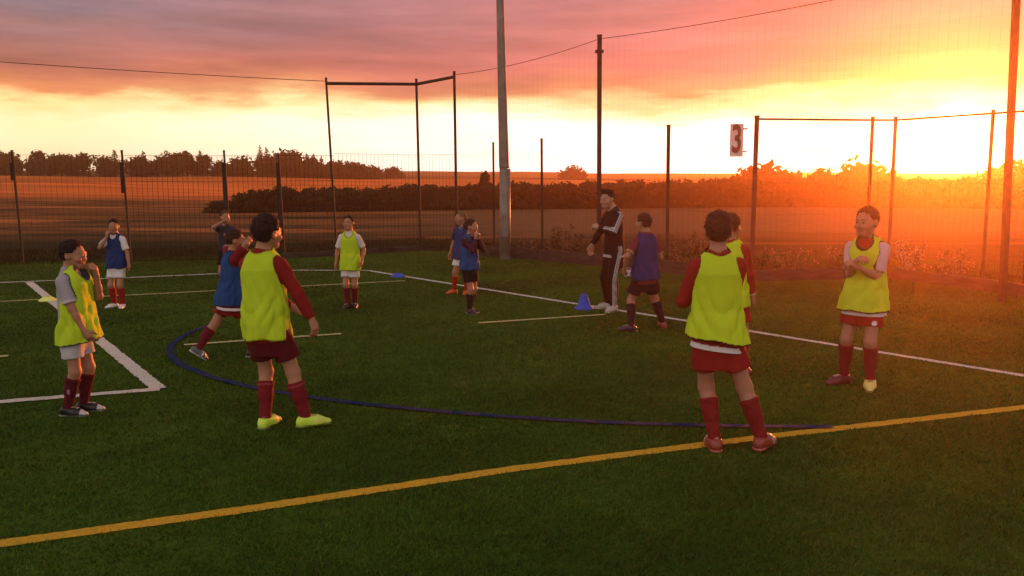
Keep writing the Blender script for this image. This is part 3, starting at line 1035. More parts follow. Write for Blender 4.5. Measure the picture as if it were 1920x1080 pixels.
def nets(fn, lo, hi, cell, colfn=None, B=8):
    """smooth surface of fn = 0 inside the box, from a sparse grid"""
    lo = np.asarray(lo, float) - 2 * cell
    nb = np.ceil((np.asarray(hi, float) + 2 * cell - lo) / (cell * B)).astype(int)
    nb = np.maximum(nb, 1)
    bi = np.stack(np.meshgrid(*[np.arange(k) for k in nb], indexing='ij'), -1).reshape(-1, 3)
    cen = lo + (bi * B + B / 2 - 0.5) * cell
    d = fn(cen)
    act = np.abs(d) < cell * B * 0.95 + 0.012
    V = np.repeat(np.repeat(np.repeat(d.reshape(nb), B, 0), B, 1), B, 2).astype(np.float32)
    g = np.stack(np.meshgrid(*[np.arange(B)] * 3, indexing='ij'), -1).reshape(-1, 3)
    ids = bi[act]
    for s in range(0, len(ids), 400):
        q = ids[s:s + 400]
        pi = (q[:, None] * B + g[None]).reshape(-1, 3)
        V[pi[:, 0], pi[:, 1], pi[:, 2]] = fn(lo + pi * cell)
    S = V < 0
    S[0], S[-1] = False, False
    S[:, 0], S[:, -1] = False, False
    S[:, :, 0], S[:, :, -1] = False, False
    n = np.array(V.shape)
    acc = {}
    quads = []
    st = np.array([n[1] * n[2], n[2], 1])
    sumv = np.zeros((V.size, 3), np.float32) if V.size < 6e6 else None
    ks, ps = [], []
    for ax in range(3):
        s0 = [slice(None)] * 3; s1 = [slice(None)] * 3
        s0[ax] = slice(0, -1); s1[ax] = slice(1, None)
        ch = S[tuple(s0)] != S[tuple(s1)]
        idx = np.argwhere(ch)
        if len(idx) == 0:
            continue
        a = V[idx[:, 0], idx[:, 1], idx[:, 2]]
        j = idx.copy(); j[:, ax] += 1
        b = V[j[:, 0], j[:, 1], j[:, 2]]
        dd = a - b
        t = np.where(np.abs(dd) > 1e-9, a / np.where(np.abs(dd) < 1e-9, 1, dd), 0.5)
        t = np.clip(t, 0.02, 0.98)
        p = idx.astype(float); p[:, ax] += t
        u, w = [k for k in range(3) if k != ax]
        cells = []
        for du, dw in ((1, 1), (0, 1), (0, 0), (1, 0)):
            c = idx.copy(); c[:, u] -= du; c[:, w] -= dw
            c = np.maximum(c, 0)
            k = c @ st
            cells.append(k); ks.append(k); ps.append(p)
        q = np.stack(cells, 1)
        inside_first = S[idx[:, 0], idx[:, 1], idx[:, 2]]
        flip = inside_first if ax != 1 else ~inside_first
        q[~flip] = q[~flip][:, ::-1]
        quads.append(q)
    K = np.concatenate(ks); Pp = np.concatenate(ps); Q = np.concatenate(quads)
    uk, inv = np.unique(K, return_inverse=True)
    cnt = np.bincount(inv)
    vv = np.stack([np.bincount(inv, Pp[:, i]) / cnt for i in range(3)], 1)
    F = np.searchsorted(uk, Q)
    verts = lo + vv * cell
    cols = colfn(verts) if colfn is not None else None
    return verts, F, cols


def ik(root, target, l1, l2, pole):
    d = target - root
    L = np.linalg.norm(d)
    if L > (l1 + l2) * 0.998:
        target = root + d / L * (l1 + l2) * 0.998
        d = target - root; L = np.linalg.norm(d)
    L = max(L, abs(l1 - l2) + 1e-3)
    u = unit(d)
    pl = np.asarray(pole, float); pl = unit(pl - u * (pl @ u))
    a = (l1 * l1 - l2 * l2 + L * L) / (2 * L)
    h = math.sqrt(max(l1 * l1 - a * a, 1e-8))
    return root + u * a + pl * h, target


def rotz(v, a):
    c, s = math.cos(a), math.sin(a)
    return A3(v[0] * c - v[1] * s, v[0] * s + v[1] * c, v[2])


T_BODY = [(-0.11, .020, .03), (-0.06, .078, .058), (0.0, .094, .070), (.10, .086, .064), (.20, .092, .066), (.255, .100, .062), (.29, .094, .052), (.315, .06, .042), (.345, .035, .036), (.36, .02, .02)]
T_SHIRT = [(-0.16, .107, .085), (-0.09, .104, .081), (-0.04, .102, .079), (0.0, .101, .076), (.10, .100, .074), (.20, .100, .074), (.26, .102, .068), (.295, .092, .058), (.32, .068, .050), (.345, .044, .044), (.352, .038, .040)]


def loft_fn(P0, R, table, n=2.4, yoff=0.0, folds=None):
    tz = np.array([t[0] for t in table]); tw = np.array([t[1] for t in table]); td = np.array([t[2] for t in table])

    def f(P):
        q = (P - P0) @ R
        z = q[:, 2]
        w = np.interp(z, tz, tw); d = np.interp(z, tz, td)
        x, y = q[:, 0], q[:, 1] - yoff
        m = (np.abs(x / w) ** n + np.abs(y / d) ** n + 1e-9) ** (1 / n)
        dist = (m - 1) * np.minimum(w, d)
        if folds is not None:
            an = np.arctan2(x / w, y / d)
            dist = dist + folds(an, z, q)
        return np.maximum(dist, np.maximum(tz[0] - z, z - tz[-1]))
    return f


def person(label, px, py, top, heading, pose=None, outfit=None, cell=0.0065, group='footballers training on the pitch', parts_eye=True, build=.87):
    pose = pose or {}; of = dict(outfit or {})
    g = at(px, py)
    H = height_for(g, top)
    H *= pose.get('hs', 1.0)
    cell = cell / H
    hz_ = pose.get('hip', 0.0)
    P0 = A3(pose.get('ox', 0), pose.get('oy', 0), 0.50 + hz_)
    lean = pose.get('lean', (0.0, 0.0))       # side, forward
    up = unit(A3(lean[0], lean[1], 1))
    tw = rad(pose.get('twist', 0))
    rt_ = rotz(A3(1, 0, 0), tw); rt_ = unit(rt_ - up * (rt_ @ up)); fw = np.cross(up, rt_)
    RT = np.stack([rt_, fw, up], 1)

    def T(x, y, z):
        return P0 + RT @ A3(x, y, z)
    neck = T(0, 0, .325)
    hip = {s: P0 + A3(.047 * s, 0, -.01) for s in (1, -1)}
    sh = {1: T(.084, 0, .272), -1: T(-.084, 0, .272)}
    if 'shrug' in pose:
        sh[1] = sh[1] + A3(0, 0, pose['shrug'][1]); sh[-1] = sh[-1] + A3(0, 0, pose['shrug'][0])
    el, wr, kn, an = {}, {}, {}, {}
    for s, k in ((1, 'r'), (-1, 'l')):
        tgt = pose.get(k + 'h', (0.155 * s, 0.03, 0.50 + hz_))
        el[s], wr[s] = ik(sh[s], A3(*tgt), .155, .132, pose.get(k + 'hp', (0.6 * s, -1, -0.2)))
        tgt = pose.get(k + 'f', (0.062 * s, 0.0, 0.042))
        kn[s], an[s] = ik(hip[s], A3(*tgt[:3]), .235, .222, pose.get(k + 'fp', (0.12 * s, 1, 0)))
    fyaw = {1: rad(pose.get('ryaw', -12)), -1: rad(pose.get('lyaw', 12))}
    fpit = {1: rad(pose.get('rpit', 0)), -1: rad(pose.get('lpit', 0))}
    # head
    hy, hp, hr = [rad(v) for v in pose.get('head', (0, 0, 0))]     # yaw (+ = to the left), pitch (+ = up), roll
    HR = np.array(Matrix.Rotation(hy, 3, 'Z') @ Matrix.Rotation(hp, 3, 'X') @ Matrix.Rotation(hr, 3, 'Y'))
    HC = neck + up * 0.022 + A3(*pose.get('hoff', (0, 0, 0))) + HR @ A3(0, .014, .072)

    def hl(P):
        return (P - HC) @ HR
    hs = of.get('head_scale', 1.0)

    def head_sdf(P):
        q = hl(P) / hs
        d = ellip(q, A3(0, -.008, .018), (.049, .064, .058))
        d = smin(d, ellip(q, A3(0, .016, -.022), (.041, .048, .050)), .02)
        d = smin(d, capsule(q, A3(-.012, .044, -.060), A3(.012, .044, -.060), .013, .013), .025)
        d = smin(d, capsule(q, A3(-.022, .056, .016), A3(.022, .056, .016), .008, .008), .012)
        for s in (1, -1):
            d = smax(d, -(np.linalg.norm(q - A3(.021 * s, .070, .003), axis=1) - .0095), .014)
            d = smin(d, ellip(q, A3(.020 * s, .057, .003), (.0095, .008, .008)), .002)
            d = smin(d, ellip(q, A3(.031 * s, .045, -.020), (.014, .014, .013)), .015)
            e = ellip(q, A3(.050 * s, -.008, -.003), (.0075, .016, .022))
            e = smax(e, -(np.linalg.norm(q - A3(.060 * s, -.002, -.001), axis=1) - .008), .006)
            d = smin(d, e, .006)
        d = smin(d, capsule(q, A3(0, .058, .008), A3(0, .0655, -.016), .0050, .0072), .010)
        d = smin(d, capsule(q, A3(-.007, .0615, -.0175), A3(.007, .0615, -.0175), .0050, .0050), .006)
        d = smin(d, capsule(q, A3(-.012, .0555, -.035), A3(.012, .0555, -.035), .0042, .0042), .006)
        d = smin(d, capsule(q, A3(-.010, .0545, -.0425), A3(.010, .0545, -.0425), .0044, .0044), .006)
        return d * hs

    # hands: palm, four fingers of unequal length in two bends, thumb from the side of the palm
    hand_prims = {}
    for s, k in ((1, 'r'), (-1, 'l')):
        fd = unit(wr[s] - el[s])
        hd = unit(A3(*pose[k + 'hd'])) if k + 'hd' in pose else fd
        pn = pose.get(k + 'pn', (-s, 0.2, 0))
        pn = unit(A3(*pn) - hd * (A3(*pn) @ hd))
        cr = np.cross(hd, pn) * (1 if s == 1 else -1)       # towards the thumb side
        curl = pose.get(k + 'curl', 0.45)
        W0 = wr[s]
        pr = [(W0, W0 + hd * .046, .0135, .0145)]
        pr += [(W0 + hd * .016 + cr * .008, W0 + hd * .050 + cr * .015, .0105, .0095), (W0 + hd * .016 - cr * .008, W0 + hd * .048 - cr * .014, .0105, .0092)]
        fing = []
        for j, (o_, L1, L2, cj) in enumerate(((.0185, .026, .024, 0.85), (.0065, .029, .027, 1.0), (-.0055, .027, .025, 1.08), (-.0165, .021, .019, 1.2))):
            kb = W0 + hd * (.052 - 0.0018 * abs(j - 1)) + cr * o_
            sp = cr * (o_ * 3.2)
            a1 = curl * cj
            d1 = unit(hd * math.cos(a1) + pn * math.sin(a1) + sp)
            a2 = a1 + curl * 1.1 * cj + .12
            d2 = unit(hd * math.cos(a2) + pn * math.sin(a2) + sp)
            m_ = kb + d1 * L1
            fing.append((kb, m_, .0066 - .0004 * (j == 3), .0058)); fing.append((m_, m_ + d2 * L2, .0058, .0048))
        tb = W0 + hd * .018 + cr * .014
        t1 = tb + unit(cr * 0.75 + hd * 0.75 + pn * 0.35) * .028
        t2 = t1 + unit(cr * 0.25 + hd * 0.95 + pn * 0.45) * .024
        fing += [(tb, t1, .0092, .0072), (t1, t2, .0070, .0054)]
        hand_prims[s] = (pr, fing)

    def limb_arm(P, s, g0=0.0):
        return smin(capsule(P, sh[s], el[s], .028 + g0, .0215 + g0), smin(capsule(P, el[s], el[s] + (wr[s] - el[s]) * .45, .0215 + g0, .0205 + g0), capsule(P, el[s] + (wr[s] - el[s]) * .35, wr[s], .0205 + g0, .0145 + g0), .01), .012)

    shoff = {}
    for s in (1, -1):
        sd = unit(an[s] - kn[s])
        fwk = unit(np.cross(np.cross(sd, unit(kn[s] - (hip[s] + an[s]) / 2 + A3(0, .02, 0))), sd))
        shoff[s] = (sd, -fwk)

    def limb_leg(P, s, g0=0.0):
        sd, bk = shoff[s]
        d = capsule(P, hip[s], kn[s], .050 * build + g0, .0315 + g0)
        d = smin(d, capsule(P, kn[s], an[s], .0305 + g0, .0195 + g0), .02)
        cf_ = kn[s] + sd * .07 + bk * .010
        d = smin(d, capsule(P, cf_ - sd * .02, cf_ + sd * .045, .0270 + g0, .0215 + g0), .02)
        return d

    def foot_frame(s):
        f = rotz(A3(0, 1, 0), fyaw[s]); r = rotz(A3(1, 0, 0), fyaw[s])
        f2 = f * math.cos(fpit[s]) + A3(0, 0, 1) * math.sin(fpit[s])
        return np.stack([r, f2, np.cross(r, f2)], 1)
    FFR = {s: foot_frame(s) for s in (1, -1)}

    def foot_sdf(P, s, g0=0.0):
        q = (P - an[s]) @ FFR[s]
        z0 = -.042
        d = capsule(q, A3(0, -.022, z0 + .023), A3(0, .05, z0 + .019), .021 + g0, .0245 + g0)
        d = smin(d, capsule(q, A3(0.002, .05, z0 + .020), A3(0, .104, z0 + .011), .0245 + g0, .013 + g0), .02)
        d = smin(d, capsule(q, A3(0, -.004, 0.006), A3(0, .03, z0 + .026), .024 + g0, .024 + g0), .02)
        return smax(d, z0 + .001 - q[:, 2], .006)

    torso = loft_fn(P0, RT, [(a, b * build, c * build) for a, b, c in T_BODY])

    def body_sdf(P):
        d = torso(P)
        for s in (1, -1):
            d = smin(d, limb_arm(P, s), .03)
            d = smin(d, limb_leg(P, s), .025)
            d = smin(d, foot_sdf(P, s, -.005), .015)
        d = smin(d, capsule(P, neck - up * .03, HC + HR @ A3(0, -.018, -.035), .034, .030), .025)
        d = smin(d, head_sdf(P), .012)
        for s in (1, -1):
            pr, fing = hand_prims[s]
            c0 = wr[s]
            near = np.linalg.norm(P - c0, axis=1) < .19
            if near.any():
                Q = P[near]
                h = np.full(len(Q), 9.0)
                for a, b, r0, r1 in pr:
                    h = smin(h, capsule(Q, a, b, r0, r1), .010)
                for a, b, r0, r1 in fing:
                    h = smin(h, capsule(Q, a, b, r0, r1), .0035)
                d[near] = smin(d[near], h, .008)
        return d

    skin = np.array(of.get('skin', (0.42, 0.22, 0.14)))
    haircol = np.array(of.get('haircol', (0.035, 0.018, 0.012)))

    def skin_col(P):
        c = np.tile(skin, (len(P), 1))
        q = hl(P) / hs
        onhead = np.linalg.norm(q, axis=1) < .10
        lip = onhead & (np.abs(q[:, 0]) < .019) & (q[:, 2] < -.031) & (q[:, 2] > -.048) & (q[:, 1] > .045)
        c[lip] = skin * np.array([0.85, 0.66, 0.64])
        br = onhead & (np.abs(np.abs(q[:, 0]) - .021) < .012) & (np.abs(q[:, 2] - .0195 - .06 * (np.abs(q[:, 0]) - .021) * -1) < .0026) & (q[:, 1] > .03)
        c[br] = haircol * 0.6 + skin * 0.35
        for s in (1, -1):
            e = np.linalg.norm(q - A3(.020 * s, .064, .003), axis=1)
            c[onhead & (e < .0075)] = skin * .35 + A3(.14, .13, .12)
            c[onhead & (e < .0048)] = (0.03, 0.02, 0.015)
        ck = onhead & (np.linalg.norm(np.abs(q) - A3(.033, .048, .022), axis=1) < .018) & (q[:, 2] < 0)
        c[ck] = c[ck] * np.array([1.08, 0.86, 0.82])
        return c

    hd_rad = rad(heading)
    root_loc = (g[0], g[1], pose.get('dz', 0.0))

    def make(name, fn, lo, hi, colfn, mat, parent, label=None, cs=1.0):
        v, f, c = nets(fn, lo, hi, cell * cs, colfn)
        if name == 'hair':      # short loose strands all over the scalp
            n = 1400
            k = RNG.integers(0, len(v), n)
            p = v[k]; d = (p - HC); d /= np.linalg.norm(d, axis=1)[:, None]
            dn = np.array([0, 0, -1.0]) - d * (-d[:, 2:3]); dn /= np.linalg.norm(dn, axis=1)[:, None] + 1e-6
            tg = d * RNG.uniform(.25, .9, (n, 1)) + dn * RNG.uniform(.2, 1, (n, 1)) + RNG.normal(0, .45, (n, 3))
            tg /= np.linalg.norm(tg, axis=1)[:, None]
            L = RNG.uniform(.006, .012, (n, 1)); sd = np.cross(tg, d); sd /= np.linalg.norm(sd, axis=1)[:, None] + 1e-6
            p = p - d * .002
            q = np.stack([p - sd * .0016, p + sd * .0016, p + tg * L + sd * .0004, p + tg * L - sd * .0004], 1).reshape(-1, 3)
            f = np.concatenate([f, len(v) + np.arange(4 * n).reshape(-1, 4)])
            c = np.concatenate([c, np.repeat(c[k], 4, 0)]); v = np.concatenate([v, q])
        o = mesh_from(name, v * H, f, mat, parent, True, c)
        if label:
            o['label'] = label
        return o

    allp = [HC] + list(wr.values()) + list(el.values()) + list(kn.values()) + list(an.values()) + list(sh.values())
    lo = np.min(allp, 0) - A3(.12, .14, .06); hi = np.max(allp, 0) + A3(.12, .14, .12)
    lo[2] = min(lo[2], -0.01)
    body = make('person', body_sdf, lo, hi, skin_col, M_SKIN, None)
    body.location = root_loc
    body.rotation_euler = (0, 0, hd_rad)
    tag(body, label, 'person', group)

    def cc(c):
        return lambda P: np.tile(np.array(c, float), (len(P), 1))

    # hair
    hlen = of.get('hair', 'short')
    sd0 = of.get('seed', 0.0)
    hv = of.get('hairvol', .0065)

    def hair_sdf(P):
        q = hl(P) / hs
        d = ellip(q, A3(0, -.010, .020), (.049 + hv, .064 + hv, .059 + hv * 1.1))
        d = d + .0032 * wob(q, 150, 1.0 + sd0) + .0026 * wob(q, 420, 2.0 + sd0)
        cutn = unit(A3(0, 1, -.62))
        cut = (q - A3(0, .034, .050)) @ cutn + .004 * np.sin(q[:, 0] * 230 + sd0 * 5) + .003 * np.sin(q[:, 0] * 510)
        d = smax(d, cut, .006)
        nape = -.042 - q[:, 2] + .002 * np.sin(q[:, 0] * 260)
        d = smax(d, nape, .008)
        side = np.where(q[:, 1] > -.014, (.004 - q[:, 2]) - .022 * (q[:, 1] > .008) * 0, -1)
        d = np.maximum(d, np.where((q[:, 2] < .016) & (q[:, 1] > -.026), .016 - q[:, 2], -1) * 0.7)
        if hlen == 'quiff':
            d = smin(d, ellip(q, A3(0, .036, .078), (.040, .026, .016)) + .003 * wob(q, 200, 2), .02)
        return d * hs

    def hair_col(P):
        t = (0.5 + 0.5 * wob(P, 260, 3.0))[:, None]
        return haircol * (0.6 + 0.9 * t)
    make('hair', hair_sdf, HC - .10, HC + .11, hair_col, M_HAIR, body)

    sd_ = of.get('seed', 0.0)
    # shirt
    sl = of.get('sleeve', 'short')
    hemc = of.get('hem')
    shirt_t = loft_fn(P0, RT, [(a, b * build * (1 + (.36 if hemc is not None else 0) * min(1, max(0, (-.02 - a) / .08))), c * build * (1 + (.36 if hemc is not None else 0) * min(1, max(0, (-.02 - a) / .08)))) for a, b, c in T_SHIRT], folds=lambda a, z, q: .0025 * wob(q, 55, sd_))
    scol = np.array(of.get('shirt', (0.2, 0.02, 0.02)))
    slc = of.get('sleeve_col')
    cuffc = of.get('cuff')

    def sleeve_sdf(P, s):
        e0, w0 = el[s], wr[s]
        if sl == 'short':
            d_ = unit(e0 - sh[s])
            end = sh[s] + (e0 - sh[s]) * .80
            d = capsule(P, sh[s], sh[s] + (e0 - sh[s]) * 1.0, .037, .038) + .002 * wob(P, 70, sd_ + s)
            d = smax(d, (P - end) @ d_, .004)
        else:
            d_ = unit(w0 - e0)
            d = limb_arm(P, s, .0075) + .0022 * wob(P, 85, sd_ + s)
            d = smax(d, (P - (w0 - d_ * .004)) @ d_, .004)
        return d

    def shirt_sdf(P):
        d = shirt_t(P)
        q = (P - P0) @ RT
        hem = of.get('hem_z', -.085) + of.get('hem_slant', 0.0) * q[:, 0]
        for s in (1, -1):
            d = smin(d, sleeve_sdf(P, s), .018)
        d = smax(d, hem - q[:, 2], .004) if True else d
        nk = np.linalg.norm((q - A3(0, .030, .362)) / A3(1, 1, 1.1), axis=1) - .040
        d = smax(d, -nk, .004)
        if of.get('collar'):
            col_ = capsule(P, neck - up * .02, neck + up * .016, .043, .039)
            col_ = np.maximum(col_, (P - (neck + up * .02)) @ up)
            d = smin(d, col_, .008)
        return d

    def arm_param(P, s):
        a = np.clip(((P - sh[s]) @ (el[s] - sh[s])) / ((el[s] - sh[s]) @ (el[s] - sh[s])), 0, 1)
        d1 = np.linalg.norm(P - sh[s] - a[:, None] * (el[s] - sh[s]), axis=1)
        return a, d1

    def shirt_col(P):
        c = np.tile(scol, (len(P), 1))
        q = (P - P0) @ RT
        if hemc is not None:
            c[q[:, 2] < of.get('hem_z', -.085) + of.get('hem_slant', 0.0) * q[:, 0] + .022] = hemc
        for s in (1, -1):
            a, d1 = arm_param(P, s)
            onarm = (sleeve_sdf(P, s) < .012) & (np.abs(q[:, 0]) > .07)
            if slc is not None:
                c[onarm] = slc
            if cuffc is not None:
                if sl == 'short':
                    c[onarm & (a > .68) & (d1 < .06)] = cuffc
                else:
                    fdn = wr[s] - el[s]
                    b = ((P - el[s]) @ fdn) / (fdn @ fdn)
                    c[onarm & (b > .86) & (np.linalg.norm(P - wr[s], axis=1) < .05)] = cuffc
            if 'stripes' in of:
                # three stripes down the outside of shoulder and sleeve
                for (r0, r1) in ((sh[s] - rt_ * s * .04 + up * .02, sh[s]), (sh[s], el[s]), (el[s], wr[s])):
                    ax = unit(r1 - r0); L = np.linalg.norm(r1 - r0)
                    v = P - r0; t = v @ ax
                    rv = v - t[:, None] * ax
                    outv = unit(A3(s, -0.15, 0.55) - ax * (A3(s, -0.15, 0.55) @ ax)); ov = np.cross(ax, outv)
                    ang = (rv @ ov) ; rr_ = rv @ outv
                    st = onarm & (t > -.01) & (t < L + .01) & (rr_ > .005)
                    for k in (-1, 0, 1):
                        c[st & (np.abs(ang - k * .0135) < .0042)] = of['stripes']
        if of.get('collar') is not None and of.get('collar') is not True:
            c[(np.linalg.norm(P - neck, axis=1) < .07) & (q[:, 2] > .318)] = of['collar']
        return c
    make('tracksuit_top' if of.get('track') else 'shirt', shirt_sdf, np.min([P0 - .16, wr[1] - .05, wr[-1] - .05, el[1] - .06, el[-1] - .06], 0), np.max([neck + .17, sh[1] + .08, sh[-1] + .08, el[1] + .06, el[-1] + .06, wr[1] + .05, wr[-1] + .05], 0), shirt_col, M_CLOTH, body)

    # bib
    if 'bib' in of:
        fl_ = of.get('flare', 1.0); dp_ = of.get('deep', 1.0)
        hz0 = of.get('bib_hem', -.075)
        bw = build
        T_BIB = [(hz0 - .02, .124 * fl_ * bw, .110 * fl_ * dp_ * bw), (0.0, .121 * (fl_ * .5 + .5) * bw, .104 * (fl_ * .5 + .5) * (dp_ * .6 + .4) * bw), (.10, .112 * bw, .085 * bw), (.19, .112 * bw, .086 * bw), (.25, .101, .078), (.285, .093, .068), (.315, .076, .058), (.335, .055, .052), (.36, .045, .048)]

        def folds(an_, z, q):
            k = np.clip((.30 - z) / .35, 0, 1)
            c1 = 1 - 2 * np.abs(np.sin(an_ * 2.5 + 3 * sd_ + 5 * z + .8 * np.sin(9 * z + sd_)))
            c2 = 1 - 2 * np.abs(np.sin(an_ * 5.5 + 7 * sd_ - 11 * z + .6 * np.sin(17 * z)))
            c3 = 1 - 2 * np.abs(np.sin(30 * z + 3 * np.sin(2 * an_ + sd_) + 2 * sd_))
            k3 = np.exp(-((z - .06) / .07) ** 2)
            return (.0078 * k * c1 + .0045 * k * c2 + .0045 * k3 * c3 + .0025 * wob(q, 38, sd_ + 2))
        bibt = loft_fn(P0, RT, T_BIB, 2.5, of.get('bib_y', 0.0), folds)
        sideL = of.get('bib_slant', 0.0)

        def bib_parts(P):
            q = (P - P0) @ RT
            hem = hz0 + sideL * q[:, 0] + of.get('bib_front', 0.0) * q[:, 1] + .004 * np.sin(q[:, 0] * 40 + sd_) - q[:, 2]
            arm = np.full(len(P), 9.0)
            for s in (1, -1):
                a0 = sh[s] + A3(0, 0, 0)
                hole = capsule(P, a0 + rt_ * s * .004 - up * .012, a0 + unit(rt_ * s + up * .0) * .09 - up * .012, .046, .052)
                hole = np.minimum(hole, capsule(P, sh[s], sh[s] + (el[s] - sh[s]) * .6, .044, .040))
                arm = np.minimum(arm, hole)
            nk = np.minimum(np.linalg.norm((q - A3(0, .075, .335)) / A3(1, 1, 1.25), axis=1) - .052, capsule(q, A3(0, -.006, .345), A3(0, -.006, .42), .049, .06))
            return q, hem, arm, nk

        def bib_sdf(P):
            d = bibt(P)
            q, hem, arm, nk = bib_parts(P)
            d = smax(d, hem, .004); d = smax(d, -arm, .005); d = smax(d, -nk, .005)
            return d
        bcol = np.array(of['bib']); trim = of.get('trim', tuple(bcol * .62))

        def bib_col(P):
            c = np.tile(bcol, (len(P), 1))
            if trim is not None:
                q, hem, arm, nk = bib_parts(P)
                c[(hem > -.008) | (arm < .006) | (nk < .006)] = trim
            return c
        make('bib', bib_sdf, P0 - A3(.21, .19, .19), neck + A3(.21, .19, .08), bib_col, M_CLOTH, body)

    # shorts or tracksuit bottoms
    shc = np.array(of.get('shorts', (0.15, 0.012, 0.012)))
    pel_t = loft_fn(P0, RT, [(-.15, .085 * build, .066 * build), (-.03, .100 * build, .079 * build), (.02, .101 * build, .077 * build), (.06, .096 * build, .072 * build)], folds=lambda a, z, q: .003 * wob(q, 60, sd_ + 5))
    if of.get('track'):
        def trous_sdf(P):
            d = pel_t(P)
            for s in (1, -1):
                dd = limb_leg(P, s, .010) + .003 * wob(P, 60, sd_ + 6 + s)
                dd = np.maximum(dd, (P - (an[s] + A3(0, 0, -.012))) @ shoff[s][0])
                d = smin(d, dd, .02)
            return d

        def trous_col(P):
            c = np.tile(shc, (len(P), 1))
            for s in (1, -1):
                x = P - kn[s]
                ov = A3(s, 0.05, 0)
                lat = (x @ ov)
                yy = P[:, 1] - np.interp(P[:, 2], [an[s][2], kn[s][2], hip[s][2]], [an[s][1], kn[s][1], hip[s][1]])
                xx = (P[:, 0] - np.interp(P[:, 2], [an[s][2], kn[s][2], hip[s][2]], [an[s][0], kn[s][0], hip[s][0]])) * s
                for k in (-1, 0, 1):
                    c[(xx > .012) & (np.abs(yy - k * .0135 - .006) < .0042)] = of['stripes']
            return c
        make('tracksuit_bottoms', trous_sdf, np.min([P0 - .15, kn[1] - .08, kn[-1] - .08, an[1] - .07, an[-1] - .07], 0), np.max([P0 + .15, kn[1] + .08, kn[-1] + .08], 0), trous_col, M_CLOTH, body)
    else:
        sl_ = of.get('short_len', .66)

        def shorts_sdf(P):
            d = pel_t(P)
            for s in (1, -1):
                k_ = hip[s] + (kn[s] - hip[s]) * sl_
                dn = unit(kn[s] - hip[s])
                dd = capsule(P, hip[s] + A3(0, 0, .01), k_ + dn * .02, .057 * build, .067 * build) + .0035 * wob(P, 60, sd_ + s) + .002 * wob(P, 110, s)
                dd = smax(dd, (P - k_) @ dn, .004)
                d = smin(d, dd, .016)
            return d

        def shorts_col(P):
            c = np.tile(shc, (len(P), 1))
            if 'short_logo' in of:
                for s in of.get('logo_side', (-1,)):
                    k_ = hip[s] + (kn[s] - hip[s]) * (sl_ - .12) + A3(.03 * s, .055, 0)
                    c[np.linalg.norm((P - k_) / A3(1, 2, 1), axis=1) < .014] = of['short_logo']
            return c
        make('shorts', shorts_sdf, np.min([P0 - .15, kn[1] - .1, kn[-1] - .1], 0), np.max([P0 + .14, kn[1] + .1, kn[-1] + .1], 0), shorts_col, M_CLOTH, body)
        # socks
        skc = np.array(of.get('socks', (0.16, 0.014, 0.016)))
        for s in (1, -1):
            sd2, bk = shoff[s]
            topf = of.get('sock_top', .80)
            pt = an[s] + (kn[s] - an[s]) * topf

            def sock_sdf(P, s=s, sd2=sd2, pt=pt):
                d = limb_leg(P, s, .0065) + .0016 * wob(P, 120, s + sd_) + .0010 * np.sin(((P - an[s]) @ sd2) * 500)
                band = .0025 * np.exp(-(((P - pt) @ sd2 - .010) / .012) ** 2)
                d = d - band
                d = smax(d, (pt - P) @ sd2, .004)
                return np.maximum(d, (P - an[s]) @ sd2 - .02)

            def sock_col(P, s=s, sd2=sd2, pt=pt):
                c = np.tile(skc, (len(P), 1))
                if 'sock_band' in of:
                    t = (P - pt) @ sd2
                    c[(t > .012) & (t < .022)] = of['sock_band']
                if 'sock_logo' in of:
                    lc = pt + sd2 * .075 + A3(of.get('logo_x', 1) * .03, 0.0, 0)
                    c[(np.linalg.norm((P - lc) * A3(1, 1, .6), axis=1) < .010) & (s == 1)] = of['sock_logo']
                return c
            make('sock', sock_sdf, np.minimum(an[s], kn[s]) - .07, np.maximum(an[s], kn[s]) + .07, sock_col, M_CLOTH, body)
    for s in (1, -1):
        bc = np.array(of.get('boots', (0.03, 0.03, 0.03)))
        if 'boots_l' in of and s == -1:
            bc = np.array(of['boots_l'])
        ac = of.get('boot_accent')

        def boot_sdf(P, s=s):
            q = (P - an[s]) @ FFR[s]
            d = foot_sdf(P, s, .004)
            d = smax(d, q[:, 2] - .006 - .10 * np.abs(q[:, 1] + .0), .006)
            sole = capsule(q * A3(1, 1, 1), A3(0, -.024, -.038), A3(0, .100, -.038), .0265, .0205)
            sole = smax(sole, np.abs(q[:, 2] + .0375) - .0055, .004)
            return np.minimum(d, sole)

        def boot_col(P, s=s):
            q = (P - an[s]) @ FFR[s]
            c = np.tile(bc, (len(P), 1))
            if ac is not None:
                c[(q[:, 1] > .035) & (np.abs(q[:, 0]) > .012) & (np.abs((q[:, 1] * 70) % 2 - 1) < .35)] = ac
            if of.get('toe') is not None:
                c[q[:, 1] > .082] = of['toe']
            lace = (np.abs(q[:, 0]) < .013) & (q[:, 2] > -.024) & (q[:, 1] > .022) & (q[:, 1] < .066) & (((q[:, 1] * 130) % 1) < .5)
            c[lace] = (.05, .05, .04) if bc.max() > .3 else (.45, .42, .38)
            c[(q[:, 2] < -.0285) & (q[:, 2] > -.0335)] = bc * .25
            c[q[:, 2] < -.0325] = of.get('sole', tuple(bc * 0.5))
            return c
        make('shoe' if of.get('track') else 'boot', boot_sdf, an[s] - A3(.16, .16, .11), an[s] + A3(.16, .16, .11), boot_col, M_BOOT, body)
    body['_h'] = H
    del body['_h']
    J = {k: (tuple(v[1]), tuple(v[-1])) for k, v in (('sh', sh), ('el', el), ('wr', wr), ('kn', kn), ('an', an))}
    R_ = np.array(Matrix.Rotation(hd_rad, 3, 'Z'))

    def wpos(p):
        return np.array(root_loc) + R_ @ (np.asarray(p) * H)
    return body, H, wpos, J


